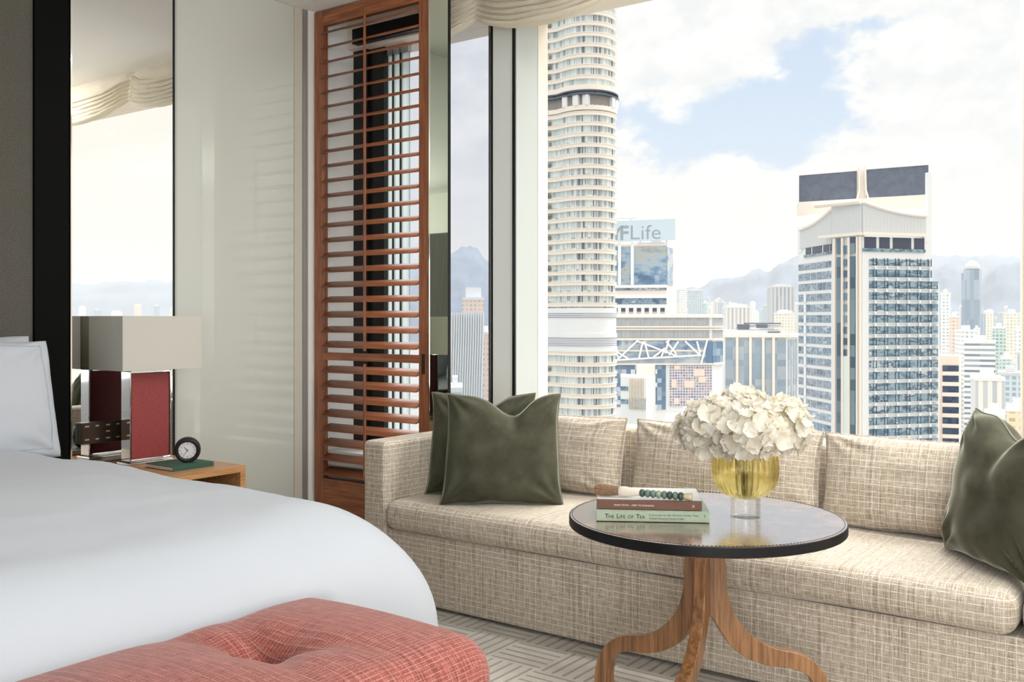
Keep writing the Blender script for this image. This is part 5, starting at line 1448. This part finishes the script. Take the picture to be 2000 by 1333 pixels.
# nearer and middle-distance blocks, right side
for (x0, x1, yt, D, kind, lab, dp, rot) in (
    (1886, 1941, 668, 620, 'slab', 'white mid-rise with dark strip windows right of the peach edged building', 30, 0.0),
    (1872, 1900, 646, 700, 'white', 'white apartment slab rising just left of the strip windowed mid-rise', 25, 0.2),
    (1900, 1956, 740, 480, 'rib', 'grey ribbed block with a long blank wall above the right green pillow', 26, 0.1),
    (1956, 1975, 700, 760, 'teal', 'small teal glazed block beside the grey ribbed block', 20, 0.0),
    (1838, 1856, 572, 900, 'white', 'pale slim tower just behind the right edge of the billboard tower', 18, 0.0),
    (1856, 1872, 618, 800, 'pink', 'pinkish slim tower between the billboard tower and the glass skyscraper', 18, 0.1),
    (1926, 1940, 610, 1100, 'cream', 'cream slim tower at the foot of the far hill', 20, 0.0),
    (1962, 1990, 612, 900, 'cream', 'tall cream apartment tower near the right edge of the window', 24, 0.1),
    (1985, 2010, 640, 700, 'white', 'white tower cut by the right edge of the picture', 24, 0.0),
    (1940, 1963, 640, 820, 'teal', 'pale green tower between two cream towers at right', 20, 0.0),
    (1968, 2006, 800, 420, 'warm', 'low sandy building with arcades behind the right green pillow', 24, 0.0),
    (1952, 1996, 730, 560, 'blue', 'low bluish block above the sandy building', 24, 0.0),
    (1925, 1960, 812, 400, 'white', 'low white block directly above the tip of the right green pillow', 24, 0.0),
    (1990, 2030, 690, 640, 'grey', 'dark striped block at the right edge of the window', 24, 0.0),
    (1500, 1549, 560, 1300, 'grey', 'wide grey apartment cluster on the skyline left of the billboard tower', 60, 0.1),
    (1512, 1552, 612, 1000, 'cream', 'pale stepped building below the grey apartment cluster', 40, 0.0),
    (1412, 1465, 600, 1050, 'rib', 'wide ribbed cream apartment wall above the striped block', 40, 0.1),
    (1326, 1342, 565, 1500, 'white', 'white tower right beside the peach corner of the sign tower', 30, 0.0),
    (1343, 1372, 568, 1600, 'blue', 'pale bluish slab on the skyline right of the sign tower', 40, 0.0),
    (1300, 1420, 830, 300, 'white', 'low white podium roof at the foot of the truss building', 30, 0.0),
):
    simple(x0, x1, yt, D, kind, lab, depth=dp, rot=rot, top=2.5 if D > 900 else None)
# stepped top of the grey cluster
# many small far towers
rnd = random.Random(11)
kinds = ['cream', 'white', 'blue', 'pink', 'rib', 'teal']
ORD = ['leftmost', 'second', 'third', 'fourth', 'fifth', 'sixth', 'seventh', 'eighth', 'ninth', 'tenth', 'eleventh', 'twelfth', 'thirteenth', 'fourteenth', 'fifteenth', 'sixteenth', 'seventeenth', 'eighteenth']
SHADEN = {'cream': 'cream', 'white': 'white', 'blue': 'bluish', 'pink': 'pinkish', 'rib': 'ribbed grey', 'teal': 'pale green'}
def skyline(xa, xb, ya_, yb_, n, Dr, group, label):
    for i in range(n):
        x = xa + (xb - xa) * (i + rnd.uniform(0.1, 0.9)) / n; D = Dr[0] + (Dr[1] - Dr[0]) * (rnd.uniform(0, 0.4) + (0.55 if i % 2 else 0.0)); wpx = rnd.uniform(7, 13)
        kd = rnd.choice(kinds); simple(x - wpx / 2, x + wpx / 2, rnd.uniform(ya_, yb_), D, kd, SHADEN[kd] + ' tower, ' + (ORD[i] + ' from the left' if i else 'leftmost') + label, name='apartment_tower', group=group, rot=rnd.uniform(-0.3, 0.3), top=rnd.choice([None, 3.0]))
skyline(1326, 1420, 582, 606, 16, (1700, 2600), 'far apartment towers above the truss building', ' on the skyline above the truss building')
skyline(1420, 1560, 590, 612, 16, (1700, 2800), 'far apartment towers above the striped block', ' on the skyline above the striped block')
skyline(1836, 2010, 598, 625, 18, (1500, 2600), 'far apartment towers at the right of the window', ' on the skyline right of the billboard')
skyline(1840, 2010, 640, 690, 14, (900, 1300), 'middle-distance towers at the right of the window', ' in the middle row of blocks at right')
skyline(1850, 2010, 700, 770, 9, (650, 850), 'nearer blocks at the right of the window', ' in the lowest row of blocks at right')
# behind the narrow left pane
D8_ = 420.0
t8 = building('striped_tower', 915, D8_, 'white tower with close vertical fins seen through the narrow left window pane')
F8 = Fac(cp(878, 420), cp(943, 420)); 
bpart('wall', MB().prism([cp(880, 420), cp(943, 420), cp(943, 450), cp(880, 450)], GZ, cz(612, D8_)), cell_glass('fin_tower_glass', [S(190, 204, 210), S(206, 216, 218), S(172, 188, 198)], 1.6, 3.3, seed=7), t8)
q = MB(); n8 = 13
for i in range(n8 + 1):
    a = F8.L * (0.04 + 0.94 * i / n8); off = 0.0
    za_, zb_ = GZ, cz(611, D8_)
    pts = [F8.at(a + 0.5 * sin(z_ * 0.06 + 1.2), 0.7, z_) for z_ in [GZ + 40 + (zb_ - GZ - 40) * k_ / 24 for k_ in range(25)]]
    q.tube(pts, 0.42, 5)
bpart('fin', q, CWH, t8)
simple(903, 945, 583, 700, 'pink', 'pinkish stepped building rising behind the finned tower in the left pane', depth=30, top=8)
simple(936, 962, 650, 560, 'pink', 'pinkish block at the right edge of the narrow left pane', depth=30)
simple(876, 902, 760, 330, 'teal', 'low teal roofed block at the foot of the finned tower', depth=24)
simple(980, 1052, 700, 600, 'white', 'white block hidden mostly by the wide window mullion', depth=30)
# towards the harbour (seen in the wall mirror)
def far_az(azd, yt, D, wpx, kind, label, group):
    a = radians(azd); p = (sin(a) * D, cos(a) * D)
    wd = wpx * D / F_PX
    o = empty('apartment_tower', (p[0], p[1], GZ), -a, label, 'building', group)
    H = CAM_H + (HZ - yt) * D / F_PX - GZ
    MB().box(-wd / 2, wd / 2, -wd / 2, wd / 2, 0, H).build('wall', ap_mat(kind), o)
    MB().box(-wd * .3, wd * .3, -wd * .3, wd * .3, H, H + 3).build('roof', CWH, o)
for i in range(7):
    far_az(61.0 - i * 0.95 + rnd.uniform(-.15, .15), rnd.uniform(596, 616), rnd.uniform(2200, 3200), rnd.uniform(8, 20), rnd.choice(['white', 'blue', 'cream']), 'pale harbourside tower seen in the wall mirror, ' + (ORD[i] + ' from the left' if i else 'leftmost') + ' of seven', 'harbourside towers in the wall mirror')

# --- hills
def hills(name, D, depth, sil, seed, m_, rough_=1.0):
    """sil: (azimuth degrees, picture-row equivalent) crest line"""
    def crest(a):
        for (a0, y0), (a1, y1) in zip(sil, sil[1:]):
            if a0 <= a <= a1:
                t = (a - a0) / (a1 - a0); t = t * t * (3 - 2 * t); return y0 + (y1 - y0) * t
        return sil[0][1] if a < sil[0][0] else sil[-1][1]
    A0_, A1_ = sil[0][0], sil[-1][0]
    def fn(u, v):
        a = A0_ + (A1_ - A0_) * u; y = crest(a)
        r = D + depth * v
        hmax = (HZ - y) * D / F_PX * 1.0 - (GZ - CAM_H)
        prof_ = sin(min(1.0, v * 1.25) * pi / 2) ** 1.1
        nz = noise.fractal(Vector((a * 0.9, v * 3.0, seed)), 0.8, 2.1, 6)
        h = hmax * prof_ * (1 + 0.10 * rough_ * nz) * ((D + depth * 0.8) / D if v > 0.5 else 1 + (depth * 0.8 / D) * v * 1.2)
        ar = radians(a)
        return (sin(ar) * r, cos(ar) * r, GZ + max(0, h) - (0 if v < 0.999 else h))
    return MB().grid(fn, 260, 30).build(name, m_, smooth=True)
def azpx(x): return math.degrees(A0 + atan((x - 1000) / F_PX))
HILL = mat('hazed_wooded_hill', S(100, 116, 136), rough=0.95, noise_amt=0.25, noise_scale=0.004)  # woods blued: distance haze put into the base colour
HILL2 = mat('hazed_far_hill', S(104, 122, 146), rough=0.95, noise_amt=0.2, noise_scale=0.003)  # bluer still, aerial haze painted into the far range
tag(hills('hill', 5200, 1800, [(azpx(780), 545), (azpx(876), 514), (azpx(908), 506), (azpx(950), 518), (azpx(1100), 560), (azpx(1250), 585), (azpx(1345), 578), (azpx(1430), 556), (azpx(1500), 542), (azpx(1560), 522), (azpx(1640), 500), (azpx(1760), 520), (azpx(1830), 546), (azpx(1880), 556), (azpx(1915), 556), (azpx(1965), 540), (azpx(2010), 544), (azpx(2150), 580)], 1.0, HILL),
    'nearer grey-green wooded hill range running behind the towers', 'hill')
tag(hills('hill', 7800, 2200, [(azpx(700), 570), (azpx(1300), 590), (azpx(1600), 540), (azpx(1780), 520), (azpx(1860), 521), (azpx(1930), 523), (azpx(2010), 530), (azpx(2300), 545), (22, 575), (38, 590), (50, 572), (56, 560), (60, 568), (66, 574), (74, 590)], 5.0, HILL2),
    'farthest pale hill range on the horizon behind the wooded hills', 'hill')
# ------------------------------------------------------------------ haze over the city
hz = MB().box(-9500, 12500, 380, 14500, GZ - 2, 420)
hm = bpy.data.materials.new('city_haze'); hm.use_nodes = True; hm.node_tree.nodes.clear(); k = NT(hm.node_tree)
vs = k.n('ShaderNodeVolumeScatter'); vs.inputs['Color'].default_value = (0.93, 0.96, 1, 1); vs.inputs['Density'].default_value = 0.00012; vs.inputs['Anisotropy'].default_value = 0.0
mo_ = k.n('ShaderNodeOutputMaterial'); hm.node_tree.links.new(vs.outputs[0], mo_.inputs['Volume'])
hzo = hz.build('haze', hm)
tag(hzo, 'thin bright haze lying over the city and hills', 'haze', kind='stuff')
